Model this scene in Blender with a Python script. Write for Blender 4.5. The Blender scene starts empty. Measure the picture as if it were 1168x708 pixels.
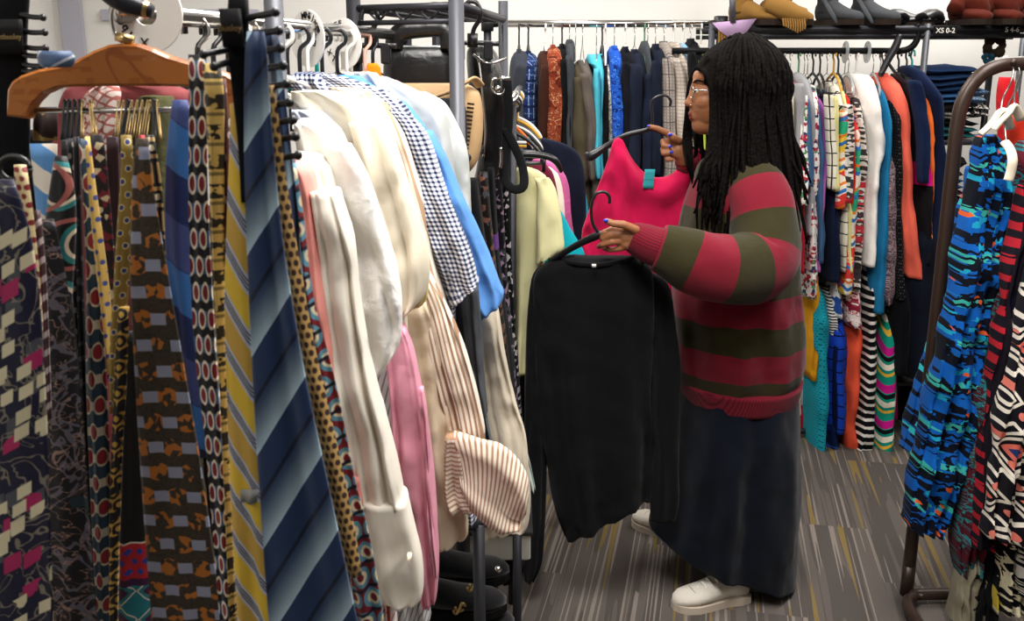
import bpy, math, random
from mathutils import Vector, noise, Matrix
random.seed(7)
C = bpy.context.scene.collection
# ---------------------------------------------------------------- camera, world, lights, exposure
F, PITCH, CAMH = 1135.0, math.atan(289/1135.0), 1.6
cd = bpy.data.cameras.new('camera'); cam = bpy.data.objects.new('camera', cd); C.objects.link(cam)
cd.sensor_width = 36; cd.lens = F/1168*36; cd.clip_start = .05
cam.location = (0, 0, CAMH); cam.rotation_euler = (math.pi/2-PITCH, 0, 0)
cd.dof.use_dof = True; cd.dof.focus_distance = 2.9; cd.dof.aperture_fstop = 13
bpy.context.scene.camera = cam
w = bpy.data.worlds.new('world'); bpy.context.scene.world = w; w.use_nodes = True
w.node_tree.nodes['Background'].inputs[0].default_value = (1, .98, .95, 1)
w.node_tree.nodes['Background'].inputs[1].default_value = .25
vs = bpy.context.scene.view_settings
vs.view_transform = 'Standard'; vs.look = 'None'; vs.gamma = 1; vs.use_curve_mapping = False
vs.exposure = 0.06
def area(loc, size, power, rot=(0, 0, 0), col=(1, .97, .93)):
    l = bpy.data.lights.new('ceiling_lamp_light', 'AREA'); l.shape = 'RECTANGLE'; l.size, l.size_y = size
    l.energy = power; l.color = col
    o = bpy.data.objects.new('ceiling_lamp_light', l); C.objects.link(o); o.location = loc; o.rotation_euler = rot
LAMPS = [(.0, 1.35, 2.72, 52), (1.2, 2.2, 2.72, 30), (-.1, 3.5, 2.72, 30), (1.9, 3.9, 2.72, 26), (1.3, .2, 2.72, 14), (-1.4, -.3, 2.72, 10)]
for x, y, z, p in LAMPS: area((x, y, z-.03), (.6, 1.1), p)

# ---------------------------------------------------------------- helpers
cp, sp_ = math.cos(PITCH), math.sin(PITCH)
def at(px, py, Y):
    u = (px-584)/F; v = -(py-354)/F
    d = Vector((u, cp+v*sp_, -sp_+v*cp)); d *= Y/d.y
    return Vector((0, 0, CAMH))+d
WL = {}
class M:
    def __init__(s): s.v = []; s.f = []; s.uv = []; s.mi = []
    def add(s, v, f, uv=None, mi=0):
        n = len(s.v); s.v += [Vector(p) for p in v]; s.f += [tuple(i+n for i in q) for q in f]
        s.uv += list(uv) if uv else [(p[0], p[2]) for p in v]; s.mi += [mi]*len(f); return s
def base_of(vs_):
    xs = [p.x for p in vs_]; ys = [p.y for p in vs_]; zs = [p.z for p in vs_]
    return Vector(((min(xs)+max(xs))/2, (min(ys)+max(ys))/2, min(zs)))
def obj(name, m, mat, parent=None, smooth=True):
    o0 = base_of(m.v)
    me = bpy.data.meshes.new(name); me.from_pydata([p-o0 for p in m.v], [], m.f)
    uvl = me.uv_layers.new(name='UVMap')
    for l in me.loops: uvl.data[l.index].uv = m.uv[l.vertex_index]
    for mt in (mat if isinstance(mat, (list, tuple)) else [mat]): me.materials.append(mt)
    for p in me.polygons: p.use_smooth = smooth; p.material_index = m.mi[p.index]
    o = bpy.data.objects.new(name, me); C.objects.link(o)
    pl = Vector((0, 0, 0))
    if parent is not None: o.parent = parent; pl = WL[parent.name]
    o.location = o0-pl; WL[o.name] = o0
    return o
def tag(o, label=None, cat=None, group=None, kind=None):
    if label: o['label'] = label
    if cat: o['category'] = cat
    if group: o['group'] = group
    if kind: o['kind'] = kind
    return o
def empty(name, loc, label, cat, group=None):
    o = bpy.data.objects.new(name, None); o.empty_display_size = .05; C.objects.link(o); o.location = loc; WL[o.name] = Vector(loc)
    return tag(o, label, cat, group)
def cr(p, t):
    n = len(p)-1; i = min(int(t), n-1); s = t-i
    a, b, c, d = p[max(i-1, 0)], p[i], p[i+1], p[min(i+2, n)]
    return .5*((2*b)+(c-a)*s+(2*a-5*b+4*c-d)*s*s+(3*b-a-3*c+d)*s**3)
def tube(m, pts, rad, seg=8, sub=4, smooth=True, mi=0, sy=1.0, wob=0, cap=True, up=None):
    """tube through points; rad number or list; UV in metres"""
    pts = [Vector(p) for p in pts]; R = rad if isinstance(rad, (list, tuple)) else [rad]*len(pts)
    if smooth and len(pts) > 2:
        k = (len(pts)-1)*sub; P = [cr(pts, i/sub) for i in range(k+1)]
        RR = [max(1e-4, cr([float(r) for r in R], i/sub)) for i in range(k+1)]
    else: P, RR = pts, R
    rings = []; L = 0; prev = None; uvs = []; V = []
    for i, p in enumerate(P):
        t = (P[min(i+1, len(P)-1)]-P[max(i-1, 0)])
        t = t.normalized() if t.length > 1e-9 else Vector((0, 0, 1))
        if prev is None:
            a = Vector(up) if up else (Vector((0, 0, 1)) if abs(t.z) < .9 else Vector((0, 1, 0)))
            x = a.cross(t).normalized()
        else:
            x = (prev-t*prev.dot(t)); x = x.normalized() if x.length > 1e-6 else t.orthogonal().normalized()
        prev = x; y = t.cross(x)
        if i: L += (p-P[i-1]).length
        for k in range(seg):
            a = 2*math.pi*k/seg; r = RR[i]
            if wob: r *= 1+wob*noise.noise(Vector((math.cos(a)*1.3+P[0].x*9, math.sin(a)*1.3, L*14)))
            V.append(p+x*math.cos(a)*r+y*math.sin(a)*r*sy); uvs.append((k/seg*2*math.pi*RR[i], L))
    Fc = []
    n = len(P)
    for i in range(n-1):
        for k in range(seg):
            a = i*seg+k; b = i*seg+(k+1) % seg; Fc.append((a, b, b+seg, a+seg))
    if cap: Fc.append(tuple(range(seg-1, -1, -1))); Fc.append(tuple((n-1)*seg+k for k in range(seg)))
    m.add(V, Fc, uvs, mi); return m
def box(m, c, s, mi=0, rz=0, bev=.003):
    c = Vector(c); hx, hy, hz = s[0]/2, s[1]/2, s[2]/2; b = min(bev, hx*.45, hy*.45, hz*.45)
    V = []; rings = [(-hz, b), (-hz+b, 0), (hz-b, 0), (hz, b)]
    for z, ins in rings:
        x, y = hx-ins, hy-ins; q = b*.7
        for (X, Y) in ((x-q, -y), (x, -y+q), (x, y-q), (x-q, y), (-x+q, y), (-x, y-q), (-x, -y+q), (-x+q, -y)):
            V.append(c+Vector((X*math.cos(rz)-Y*math.sin(rz), X*math.sin(rz)+Y*math.cos(rz), z)))
    Fc = [tuple(range(7, -1, -1)), tuple(24+k for k in range(8))]
    for i in range(3):
        for k in range(8): Fc.append((i*8+k, i*8+(k+1) % 8, (i+1)*8+(k+1) % 8, (i+1)*8+k))
    m.add(V, Fc, [(p.x, p.z) for p in V], mi); return m
def ball(m, c, r, seg=12, rings=8, mi=0):
    c = Vector(c); r = Vector(r) if hasattr(r, '__len__') else Vector((r, r, r)); V = []; Fc = []
    V.append(c+Vector((0, 0, r.z)))
    for i in range(1, rings):
        ph = math.pi*i/rings
        for k in range(seg):
            a = 2*math.pi*k/seg; V.append(c+Vector((r.x*math.sin(ph)*math.cos(a), r.y*math.sin(ph)*math.sin(a), r.z*math.cos(ph))))
    V.append(c-Vector((0, 0, r.z)))
    for k in range(seg): Fc.append((0, 1+k, 1+(k+1) % seg))
    for i in range(rings-2):
        for k in range(seg): a = 1+i*seg+k; b = 1+i*seg+(k+1) % seg; Fc.append((a, a+seg, b+seg, b))
    l = len(V)-1; o = 1+(rings-2)*seg
    for k in range(seg): Fc.append((l, o+(k+1) % seg, o+k))
    m.add(V, Fc, None, mi); return m
def drape(m, st, Y, th=.03, step=.015, nu=12, folds=0, amp=.006, seed=0, taper=0, mi=0, vex=2.2, dy=0, crumple=.0):
    """cloth volume hanging between left and right edges.  st rows: (y,xl,xr) or (xl,yl,xr,yr); Y scalar or list; th metres or list;
    taper: cloth is thin at the top (neck) and reaches full thickness after this many metres"""
    n = len(st); Ys = Y if isinstance(Y, (list, tuple)) else [Y]*n; T = th if isinstance(th, (list, tuple)) else [th]*n
    Lp, Rp = [], []
    for s, y in zip(st, Ys):
        a = (s[1], s[0], s[2], s[0]) if len(s) == 3 else s
        Lp.append(at(a[0], a[1], y)); Rp.append(at(a[2], a[3], y))
    rnd = random.Random(seed*77+int(st[0][1]*13)+5); ph = [rnd.uniform(0, 6.28) for _ in range(6)]; sd = rnd.uniform(0, 50)
    rows = []; 
    for i in range(n-1):
        d = max((Lp[i+1]-Lp[i]).length, (Rp[i+1]-Rp[i]).length); k = max(1, int(d/step+.5))
        for j in range(k): rows.append(i+j/k)
    rows.append(n-1)
    V = []; U = []; s = 0; prevc = None; seg = 2*nu; tot = max(1e-6, sum((((Lp[i+1]+Rp[i+1])-(Lp[i]+Rp[i]))*.5).length for i in range(n-1)))
    for r in rows:
        L, R = cr(Lp, r), cr(Rp, r); t = max(.001, cr([float(x) for x in T], r)); c = (L+R)*.5; A = (R-L)*.5
        if prevc is not None: s += (c-prevc).length
        prevc = c
        if taper: t = t*min(1, .22+.78*math.sqrt(min(1, s/taper)))
        wdt = A.length*2; g = min(1, .25+s/tot*1.1)
        N = Vector((-A.y, A.x, 0)); N = N.normalized() if N.length > 1e-6 else Vector((0, 1, 0))
        if N.y < 0: N = -N
        for k in range(seg):
            a = 2*math.pi*k/seg; ca, sa = math.cos(a), math.sin(a)
            e = math.copysign(abs(ca)**(2/vex), ca); q = math.copysign(abs(sa)**(2/vex), sa)
            off = q*t/2
            if folds:
                fw = math.sin(e*math.pi*folds+ph[0]+.9*math.sin(s*3+ph[1]))+.5*math.sin(e*math.pi*folds*2.1+ph[2]+s*2)
                fw += .9-1.8*abs(math.sin(e*math.pi*folds*.83+ph[3]+1.1*math.sin(s*4+ph[4])))**.6
                off += amp*g*fw*(1 if t < .02 else min(1, .35+abs(sa)))
            p = c+A*e+N*(off+dy)
            if crumple:
                nn = noise.noise_vector(Vector((p.x*11+sd, p.y*11, p.z*7)))
                rg = 1-2.6*abs(noise.noise(Vector((p.x*17+p.z*5+sd, p.y*6, p.z*8-p.x*4)))); rg += .5*(1-2.6*abs(noise.noise(Vector((p.x*30-p.z*12, p.y*9+sd, p.z*17+p.x*9)))))
                p = p+Vector((nn.x*.5, nn.y, nn.z*.5))*crumple+N*(rg*crumple*.55*(-1 if sa < 0 else 1))
            V.append(p); U.append((e*wdt/2+sd*.1+(q*t/2 if t > .15 else 0), s))
    Fc = []
    nr = len(rows)
    for i in range(nr-1):
        for k in range(seg): a = i*seg+k; b = i*seg+(k+1) % seg; Fc.append((a, a+seg, b+seg, b))
    Fc.append(tuple(range(seg))); Fc.append(tuple((nr-1)*seg+k for k in range(seg-1, -1, -1)))
    m.add(V, Fc, U, mi); return m
# ---------------------------------------------------------------- materials
MATS = {}
class NT:
    def __init__(s, mat): s.t = mat.node_tree; s.n = s.t.nodes; s.uv = None
    def put(s, inp, v):
        if isinstance(v, bpy.types.NodeSocket): s.t.links.new(v, inp)
        elif v is not None:
            if isinstance(v, (tuple, list)) and inp.type == 'RGBA' and len(v) == 3: v = (*v, 1)
            inp.default_value = v
    def math(s, op, a, b=None, c=None):
        n = s.n.new('ShaderNodeMath'); n.operation = op; s.put(n.inputs[0], a)
        if b is not None: s.put(n.inputs[1], b)
        if c is not None: s.put(n.inputs[2], c)
        return n.outputs[0]
    def mix(s, f, a, b):
        n = s.n.new('ShaderNodeMix'); n.data_type = 'RGBA'; s.put(n.inputs[0], f); s.put(n.inputs[6], a); s.put(n.inputs[7], b); return n.outputs[2]
    def uvxy(s):
        if s.uv is None:
            tc = s.n.new('ShaderNodeTexCoord'); sx = s.n.new('ShaderNodeSeparateXYZ'); s.t.links.new(tc.outputs['UV'], sx.inputs[0]); s.uv = (sx.outputs[0], sx.outputs[1], tc.outputs['UV'], tc.outputs['Object'])
        return s.uv
    def vec(s, x, y, z=0):
        n = s.n.new('ShaderNodeCombineXYZ'); s.put(n.inputs[0], x); s.put(n.inputs[1], y); s.put(n.inputs[2], z); return n.outputs[0]
    def noise(s, vec, scale, detail=2, dist=0):
        n = s.n.new('ShaderNodeTexNoise'); s.put(n.inputs['Vector'], vec); n.inputs['Scale'].default_value = scale; n.inputs['Detail'].default_value = detail; n.inputs['Distortion'].default_value = dist; return n.outputs[0]
    def voro(s, vec, scale, rnd=1, metric='EUCLIDEAN'):
        n = s.n.new('ShaderNodeTexVoronoi'); n.distance = metric; s.put(n.inputs['Vector'], vec); n.inputs['Scale'].default_value = scale; n.inputs['Randomness'].default_value = rnd; return n.outputs['Distance'], n.outputs['Color']
def lin(c):
    if isinstance(c, str):
        c = c.lstrip('#'); c = [int(c[i:i+2], 16)/255 for i in (0, 2, 4)]
        return tuple((x/12.92 if x < .04045 else ((x+.055)/1.055)**2.4) for x in c)
    return tuple(c)
def between(N, x, lo, hi): return N.math('MULTIPLY', N.math('GREATER_THAN', x, lo), N.math('LESS_THAN', x, hi))
def gradpow(N, x): return N.math('POWER', x, 1.9)
def mask(N, L):
    u, v, uv, ob = N.uvxy(); k = L[0]; a = L[2:]
    def wave(per, ang, off=0):
        c, s_ = math.cos(math.radians(ang)), math.sin(math.radians(ang))
        x = N.math('ADD', N.math('MULTIPLY', u, c/per), N.math('MULTIPLY', v, s_/per)); return N.math('FRACT', N.math('ADD', x, off+50.0))
    if k == 'stripe': return N.math('LESS_THAN', wave(a[0], a[2], a[3] if len(a) > 3 else 0), a[1])
    if k == 'grad':
        x = wave(a[0], a[2], a[3] if len(a) > 3 else 0); n = N.n.new('ShaderNodeMapRange'); N.put(n.inputs[0], x); n.inputs[1].default_value = 0; n.inputs[2].default_value = a[1]; n.inputs[3].default_value = 1; n.inputs[4].default_value = 0
        return gradpow(N, n.outputs[0])
    if k in ('dot', 'ring', 'diamond', 'square'):
        sx, sy, r = a[0], a[1], a[2]; y = N.math('ADD', N.math('DIVIDE', v, sy), 50.0); row = N.math('FLOOR', y)
        x = N.math('ADD', N.math('DIVIDE', u, sx), N.math('ADD', N.math('MULTIPLY', row, .5 if len(a) < 5 else a[4]), 50.0+(a[5] if len(a) > 5 else 0)))
        fx = N.math('SUBTRACT', N.math('FRACT', x), .5); fy = N.math('SUBTRACT', N.math('FRACT', y), .5)
        if k == 'diamond': d = N.math('ADD', N.math('ABSOLUTE', fx), N.math('ABSOLUTE', fy))
        elif k == 'square': d = N.math('MAXIMUM', N.math('ABSOLUTE', fx), N.math('ABSOLUTE', fy))
        else: d = N.math('SQRT', N.math('ADD', N.math('MULTIPLY', fx, fx), N.math('MULTIPLY', fy, fy)))
        return between(N, d, r*(a[3] if len(a) > 3 and k in('ring','diamond') else 0)-1e-4, r)
    if k == 'blob': return N.math('GREATER_THAN', N.noise(uv, a[0], 2, a[2] if len(a) > 2 else 0), a[1])
    if k == 'vein': return N.math('LESS_THAN', N.math('ABSOLUTE', N.math('SUBTRACT', N.noise(uv, a[0], 2, a[2] if len(a) > 2 else 1), .5)), a[1])
    if k == 'cell':
        st = a[3] if len(a) > 3 else 1
        d, c = N.voro(N.vec(N.math('MULTIPLY', u, st), v), a[0], 1, a[4] if len(a) > 4 else 'EUCLIDEAN'); sx = N.n.new('ShaderNodeSeparateXYZ'); N.t.links.new(c, sx.inputs[0]); return between(N, sx.outputs[0], a[1], a[2])
    if k == 'shard':
        d, c = N.voro(N.vec(u, N.math('ADD', v, N.math('MULTIPLY', u, .6))), a[0], 1, 'CHEBYCHEV'); sx = N.n.new('ShaderNodeSeparateXYZ'); N.t.links.new(c, sx.inputs[0])
        return N.math('MULTIPLY', between(N, sx.outputs[0], a[1], a[2]), N.math('LESS_THAN', d, a[3] if len(a) > 3 else .3))
    if k == 'zig':
        per, wd, amp, wl = a[:4]; pp = N.math('PINGPONG', N.math('ADD', N.math('DIVIDE', u, wl), 50.), .5)
        return N.math('LESS_THAN', N.math('FRACT', N.math('ADD', N.math('DIVIDE', v, per), N.math('ADD', N.math('MULTIPLY', pp, amp), 50.))), wd)
    if k == 'band': return between(N, v, a[0], a[1])
    if k == 'and': return N.math('MULTIPLY', mask(N, (a[0][0], 0)+tuple(a[0][1:])), mask(N, (a[1][0], 0)+tuple(a[1][1:])))
    raise ValueError(k)
def mat(name, base, layers=(), rough=.85, bump=.25, metal=0, coat=0, sheen=.03, fine=900, wr=14, trans=0, emit=None, var=.0, spec=.07):
    if name in MATS: return MATS[name]
    m = bpy.data.materials.new(name); m.use_nodes = True; MATS[name] = m; N = NT(m); b = N.n['Principled BSDF']
    col = (*lin(base), 1)
    for L in layers: col = N.mix(mask(N, L), col, (*lin(L[1]), 1))
    u, v, uv, ob = N.uvxy()
    if var:
        f = N.noise(ob, 9, 3); mm = N.n.new('ShaderNodeMapRange'); N.put(mm.inputs[0], f); mm.inputs[1].default_value = .3; mm.inputs[2].default_value = .7; mm.inputs[3].default_value = 1-var; mm.inputs[4].default_value = 1+var
        hs = N.n.new('ShaderNodeHueSaturation'); N.put(hs.inputs['Color'], col); N.put(hs.inputs['Value'], mm.outputs[0]); col = hs.outputs[0]
    N.put(b.inputs['Base Color'], col); b.inputs['Roughness'].default_value = rough; b.inputs['Metallic'].default_value = metal
    b.inputs['Specular IOR Level'].default_value = spec
    if sheen and not metal: b.inputs['Sheen Weight'].default_value = sheen; b.inputs['Sheen Roughness'].default_value = .5
    if coat: b.inputs['Coat Weight'].default_value = coat
    if trans: b.inputs['Transmission Weight'].default_value = trans; b.inputs['Alpha'].default_value = 1-trans*.35
    if bump:
        bp = N.n.new('ShaderNodeBump'); bp.inputs['Strength'].default_value = bump; bp.inputs['Distance'].default_value = .01
        h = N.noise(ob, wr, 4, .6); h2 = N.noise(uv, fine, 1)
        N.put(bp.inputs['Height'], N.math('ADD', h, N.math('MULTIPLY', h2, .06))); N.t.links.new(bp.outputs[0], b.inputs['Normal'])
    return m
def hard(name, base, rough=.4, metal=0, **k): return mat(name, base, (), rough, k.pop('bump', 0), metal, k.pop('coat', 0), 0, **k)
black_plastic = hard('black_plastic', '#17171a', .35, spec=.5); white_plastic = hard('white_plastic', '#ece8e0', .35, spec=.5)
cream_plastic = hard('cream_plastic', '#efe3cc', .35, spec=.5)
chrome = hard('chrome', '#c9c7c4', .2, 1); dark_metal = hard('dark_metal', '#3c3c40', .42, .6); gold = hard('gold', '#c4a874', .3, 1)
grey_metal = hard('grey_metal', '#5a5b60', .45, .5); bronze = hard('bronze_metal', '#3a2a22', .38, .35, spec=.6)
black_fabric = mat('black_cloth', '#101012', (), .9, .3); leather = hard('black_leather', '#0b0b0d', .3, 0, bump=.35, wr=22, spec=.7)
HANG = dict(black=black_plastic, white=white_plastic, wire=chrome, cream=cream_plastic, clear=hard('clear_plastic', '#dfe4e6', .15, 0, trans=.6), green=hard('green_plastic', '#5b8a6a', .4), yellow=hard('yellow_plastic', '#c89a3c', .4), teal=hard('teal_plastic', '#1f8d84', .4), orange=hard('orange_plastic', '#e0702a', .4), pink=hard('pink_plastic', '#e8b2a0', .4))
# ---------------------------------------------------------------- structure
def struct(name, m, mt): o = obj(name, m, mt, smooth=False); return tag(o, kind='structure')
def carpet():
    m = bpy.data.materials.new('carpet'); m.use_nodes = True; N = NT(m); b = N.n['Principled BSDF']
    tc = N.n.new('ShaderNodeTexCoord'); mp = N.n.new('ShaderNodeMapping'); mp.inputs['Rotation'].default_value = (0, 0, math.radians(11.5)); N.t.links.new(tc.outputs['Object'], mp.inputs[0])
    sx = N.n.new('ShaderNodeSeparateXYZ'); N.t.links.new(mp.outputs[0], sx.inputs[0]); x, y = sx.outputs[0], sx.outputs[1]
    cx = N.math('FLOOR', N.math('DIVIDE', x, .25)); yo = N.math('ADD', N.math('DIVIDE', y, 1.0), N.math('MULTIPLY', cx, .37)); cy = N.math('FLOOR', yo)
    wn = N.n.new('ShaderNodeTexWhiteNoise'); N.put(wn.inputs['Vector'], N.vec(cx, cy, 0)); r = wn.outputs['Value']
    v1 = N.vec(N.math('MULTIPLY', x, 1.), N.math('MULTIPLY', y, .008), N.math('MULTIPLY', r, 9.))
    n1 = N.noise(v1, 90, 0); n2 = N.noise(N.vec(x, N.math('MULTIPLY', y, .05), N.math('MULTIPLY', r, 5.)), 22, 1)
    col = N.mix(N.math('GREATER_THAN', n2, .5), (*lin('#544e4a'), 1), (*lin('#625b56'), 1))
    col = N.mix(N.math('GREATER_THAN', n1, .67), col, (*lin('#857c74'), 1))
    col = N.mix(N.math('LESS_THAN', n1, .34), col, (*lin('#544d49'), 1))
    n3 = N.noise(N.vec(x, N.math('MULTIPLY', y, .03), N.math('MULTIPLY', r, 17.)), 45, 0)
    col = N.mix(N.math('GREATER_THAN', n3, .7), col, (*lin('#7d6a42'), 1))
    g = N.noise(tc.outputs['Object'], 420, 1); mr = N.n.new('ShaderNodeMapRange'); N.put(mr.inputs[0], g); mr.inputs[1].default_value = .3; mr.inputs[2].default_value = .7; mr.inputs[3].default_value = .6; mr.inputs[4].default_value = 1.35
    hs = N.n.new('ShaderNodeHueSaturation'); N.put(hs.inputs['Color'], col); N.put(hs.inputs['Value'], mr.outputs[0]); N.put(b.inputs['Base Color'], hs.outputs[0])
    b.inputs['Roughness'].default_value = .95; b.inputs['Specular IOR Level'].default_value = .1
    bp = N.n.new('ShaderNodeBump'); bp.inputs['Strength'].default_value = .5; bp.inputs['Distance'].default_value = .004; N.put(bp.inputs['Height'], g); N.t.links.new(bp.outputs[0], b.inputs['Normal'])
    return m
wallm = mat('wall_paint', '#efece6', (), .9, .03, sheen=0, wr=60); ceilm = mat('ceiling_paint', '#ecebe8', (), .9, .05, sheen=0, wr=60); trimm = hard('trim_paint', '#b9b8c4', .6)
walld = mat('wall_taupe_low_bounce', '#6f6a66', (), .9, .03, sheen=0, wr=60)  # darker colour for the unseen front and right walls, chosen to cut bounced light
YB, XL, XR, YF = 4.75, -2.1, 3.3, -2.2
struct('floor', box(M(), ((XL+XR)/2, (YB+YF)/2, -.05), (XR-XL, YB-YF, .1), bev=.0005), carpet())
struct('ceiling', box(M(), ((XL+XR)/2, (YB+YF)/2, 2.8), (XR-XL, YB-YF, .1), bev=.0005), ceilm)
struct('wall_back', box(M(), ((XL+XR)/2, YB+.05, 1.375), (XR-XL+.2, .1, 2.75), bev=.0005), wallm)
struct('wall_front', box(M(), ((XL+XR)/2, YF-.05, 1.375), (XR-XL+.2, .1, 2.75), bev=.0005), walld)
struct('wall_left', box(M(), (XL-.05, (YB+YF)/2, 1.375), (.1, YB-YF, 2.75), bev=.0005), wallm)
struct('wall_right', box(M(), (XR+.05, (YB+YF)/2, 1.375), (.1, YB-YF, 2.75), bev=.0005), walld)
struct('baseboard_back', box(M(), ((XL+XR)/2, YB-.008, .05), (XR-XL, .016, .1)), hard('base_trim', '#4a4644', .7))
p = at(85, 60, YB-.02); struct('trim_1', box(M(), (p.x, YB-.012, 1.37), (.1, .024, 2.74)), trimm)
p = at(180, 17, YB-.02); struct('trim_2', box(M(), (p.x+.1, YB-.012, p.z), (.72, .024, .05)), trimm)
# ceiling light panels (hang just under the ceiling, out of view)
dif = bpy.data.materials.new('lamp_diffuser'); dif.use_nodes = True; db = dif.node_tree.nodes['Principled BSDF']; db.inputs['Emission Color'].default_value = (1, .97, .93, 1); db.inputs['Emission Strength'].default_value = 2
PLACES = ['above the tie display', 'above the woman', 'above the jacket rack', 'above the two-tier rack', 'behind the camera on the right', 'behind the camera on the left']
for (x, y, z, p_), pl in zip(LAMPS, PLACES):
    e = empty('ceiling_light', (x, y, z), 'white rectangular ceiling light '+pl, 'ceiling light', 'ceiling lights')
    m = M()
    for s in (-1, 1): box(m, (x+s*.32, y, 2.735), (.03, 1.2, .03)); box(m, (x, y+s*.585, 2.735), (.61, .03, .03))
    obj('frame', m, white_plastic, e, False); obj('diffuser', box(M(), (x, y, 2.742), (.61, 1.14, .008)), dif, e, False)
# ---------------------------------------------------------------- builders
def G(name, label, cat, rows, Y, mt, th=.03, group=None, parts=(), **kw):
    o = obj(name, drape(M(), rows, Y, th, **kw), mt); tag(o, label, cat, group)
    for p in parts:
        k = dict(kw); k.update(p[5] if len(p) > 5 else {})
        obj(p[0], drape(M(), p[1], p[2], p[4], **k), p[3] or mt, o)
    return o
HP = {}
def hanger_proto(kind, wd):
    """hanger centred on its hook, arms along local X"""
    r = .0018 if kind == 'wire' else .0055; m = M()
    z0 = -.085
    tube(m, [(0, 0, z0), (wd*.25, 0, z0-.02), (wd*.46, 0, z0-.055), (wd*.5, 0, z0-.075), (wd*.44, 0, z0-.085), (0, 0, z0-.085), (-wd*.44, 0, z0-.085), (-wd*.5, 0, z0-.075), (-wd*.46, 0, z0-.055), (-wd*.25, 0, z0-.02), (0, 0, z0)], r, 6, 3)
    o = obj('clothes_hanger', m, HANG[kind])
    h = M(); R = .019
    pts = [(0, 0, z0-.004), (0, 0, -.05), (.004, 0, -.035)]+[(R*math.cos(a), 0, R*math.sin(a)-.016) for a in [math.radians(x) for x in (-30, 10, 50, 90, 130, 170, 195)]]
    tube(h, pts, .002 if kind in ('wire', 'clear', 'cream') else .004, 6, 2)
    obj('hook', h, chrome if kind in ('wire', 'clear', 'cream') else HANG[kind], o)
    base = o.location.copy(); return o, base
def hanger(pos, ang, kind, label, group='hangers on the racks', wd=.40):
    """pos = point on the rail; ang = direction of the arms around Z"""
    key = (kind, wd)
    if key not in HP:
        o, b = hanger_proto(kind, wd); ch = list(o.children); HP[key] = (o, b, ch); first = True
    else:
        src, b, ch0 = HP[key]; o = src.copy(); C.objects.link(o); 
        for c in ch0: d = c.copy(); C.objects.link(d); d.parent = o
    o.rotation_euler = (0, 0, ang); off = Vector((b.x*math.cos(ang)-b.y*math.sin(ang), b.x*math.sin(ang)+b.y*math.cos(ang), b.z))
    o.location = Vector(pos)+off; WL[o.name] = o.location.copy()
    tag(o, label, 'hanger', group); return o
def E(name, label, cat, rows, Y, mt, depth=.38, group=None, sleeve=True, hk='black', rail=None, collar=True, folds=2, amp=.006, hl=None, parts=(), slen=.56, taper=.13, hx=None, **kw):
    """garment on a hanger, seen from its narrow side; sleeve hangs towards the aisle"""
    seed = sum(ord(ch) for ch in label) % 997
    o = obj(name, drape(M(), rows, Y, depth, step=.025, nu=16, folds=folds, amp=amp, seed=seed, taper=taper, crumple=.016, **kw), mt); tag(o, label, cat, group)
    y0, xl, xr = rows[0][:3]
    yb = rows[-1][0] if len(rows[-1]) == 3 else rows[-1][1]
    if sleeve:
        L = (yb-y0)*slen; ys = Y-depth/2-.012; rr = []
        for f, wq, t in ((.07, .42, 0), (.2, .6, 0), (.5, .62, 0), (.8, .56, 0), (1, .46, 0)):
            yy = y0+L*f+ (yb-y0)*.03
            # body width at yy
            for a, b in zip(rows, rows[1:]):
                if a[0] <= yy <= (b[0] if len(b) == 3 else b[1]) and len(a) == 3 and len(b) == 3:
                    q = (yy-a[0])/(b[0]-a[0]); l = a[1]+(b[1]-a[1])*q; r = a[2]+(b[2]-a[2])*q; break
            else: l, r = a[1], a[2]
            c = (l+r)/2; h = (r-l)/2*wq*1.25; rr.append((yy, c-h, c+h))
        obj('sleeve', drape(M(), rr, ys, .06, step=.025, nu=10, folds=1.5, amp=.005, seed=seed+1, crumple=.012), mt, o)
    if collar and name in ('blazer', 'suit_jacket', 'jacket'):
        c = (xl+xr)/2; w_ = max(4, (xr-xl)*.5)
        obj('collar', drape(M(), [(y0-2, c-w_*.7, c+w_*.7), (y0+8, c-w_*.9, c+w_*.9), (y0+20, c-w_*.35, c+w_*.35)], Y-depth*.06, .14, step=.02, nu=6), mt, o)
    for p in parts: obj(p[0], drape(M(), p[1], p[2], p[4], step=.03, nu=8), p[3], o)
    if hk and rail:
        cx = hx if hx else (xl+xr)/2; q = at(cx, y0, Y)
        hanger((q.x, Y, rail), math.pi/2+random.uniform(-.08, .08), hk, hl or ('%s hanger carrying the %s' % (hk, label.split(' with ')[0].split(' hanging ')[0])), wd=.22)
    return o
def rail(m, a, b, r=.0125, seg=10): return tube(m, [a, b], r, seg, smooth=False)

# ================================================================ PEOPLE
skin = mat('skin', '#98613e', (), .5, .06, sheen=.05, wr=60, fine=1500, spec=.45); lip = mat('lips', '#7d3f35', (), .4, .1, sheen=0)
sweater_m = mat('sweater_knit', '#741b29', [('stripe', '#332f1b', .164, .5, 90, .02)], .95, .5, sheen=.12, fine=420, wr=10)
sleeve_m = mat('sweater_sleeve_knit', '#741b29', [('stripe', '#332f1b', .176, .5, 90, -.85)], .95, .5, sheen=.12, fine=420, wr=10)
rib_m = mat('sweater_rib', '#741b29', [('stripe', '#551320', .008, .35, 0)], .95, .4, sheen=.1)
denim_dark = mat('dark_denim', '#0a0e17', [('stripe', '#0e141f', .003, .4, 60)], .9, .35, sheen=.1, fine=1400, wr=12, var=.12)
PX = 2.88
def cap(m, a, ra, b, rb, seg=12):
    a, b = Vector(a), Vector(b); ball(m, a, ra, seg, 8); ball(m, b, rb, seg, 8)
    if (a-b).length > 1e-4: tube(m, [a, b], [ra, rb], seg, smooth=False)
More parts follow.
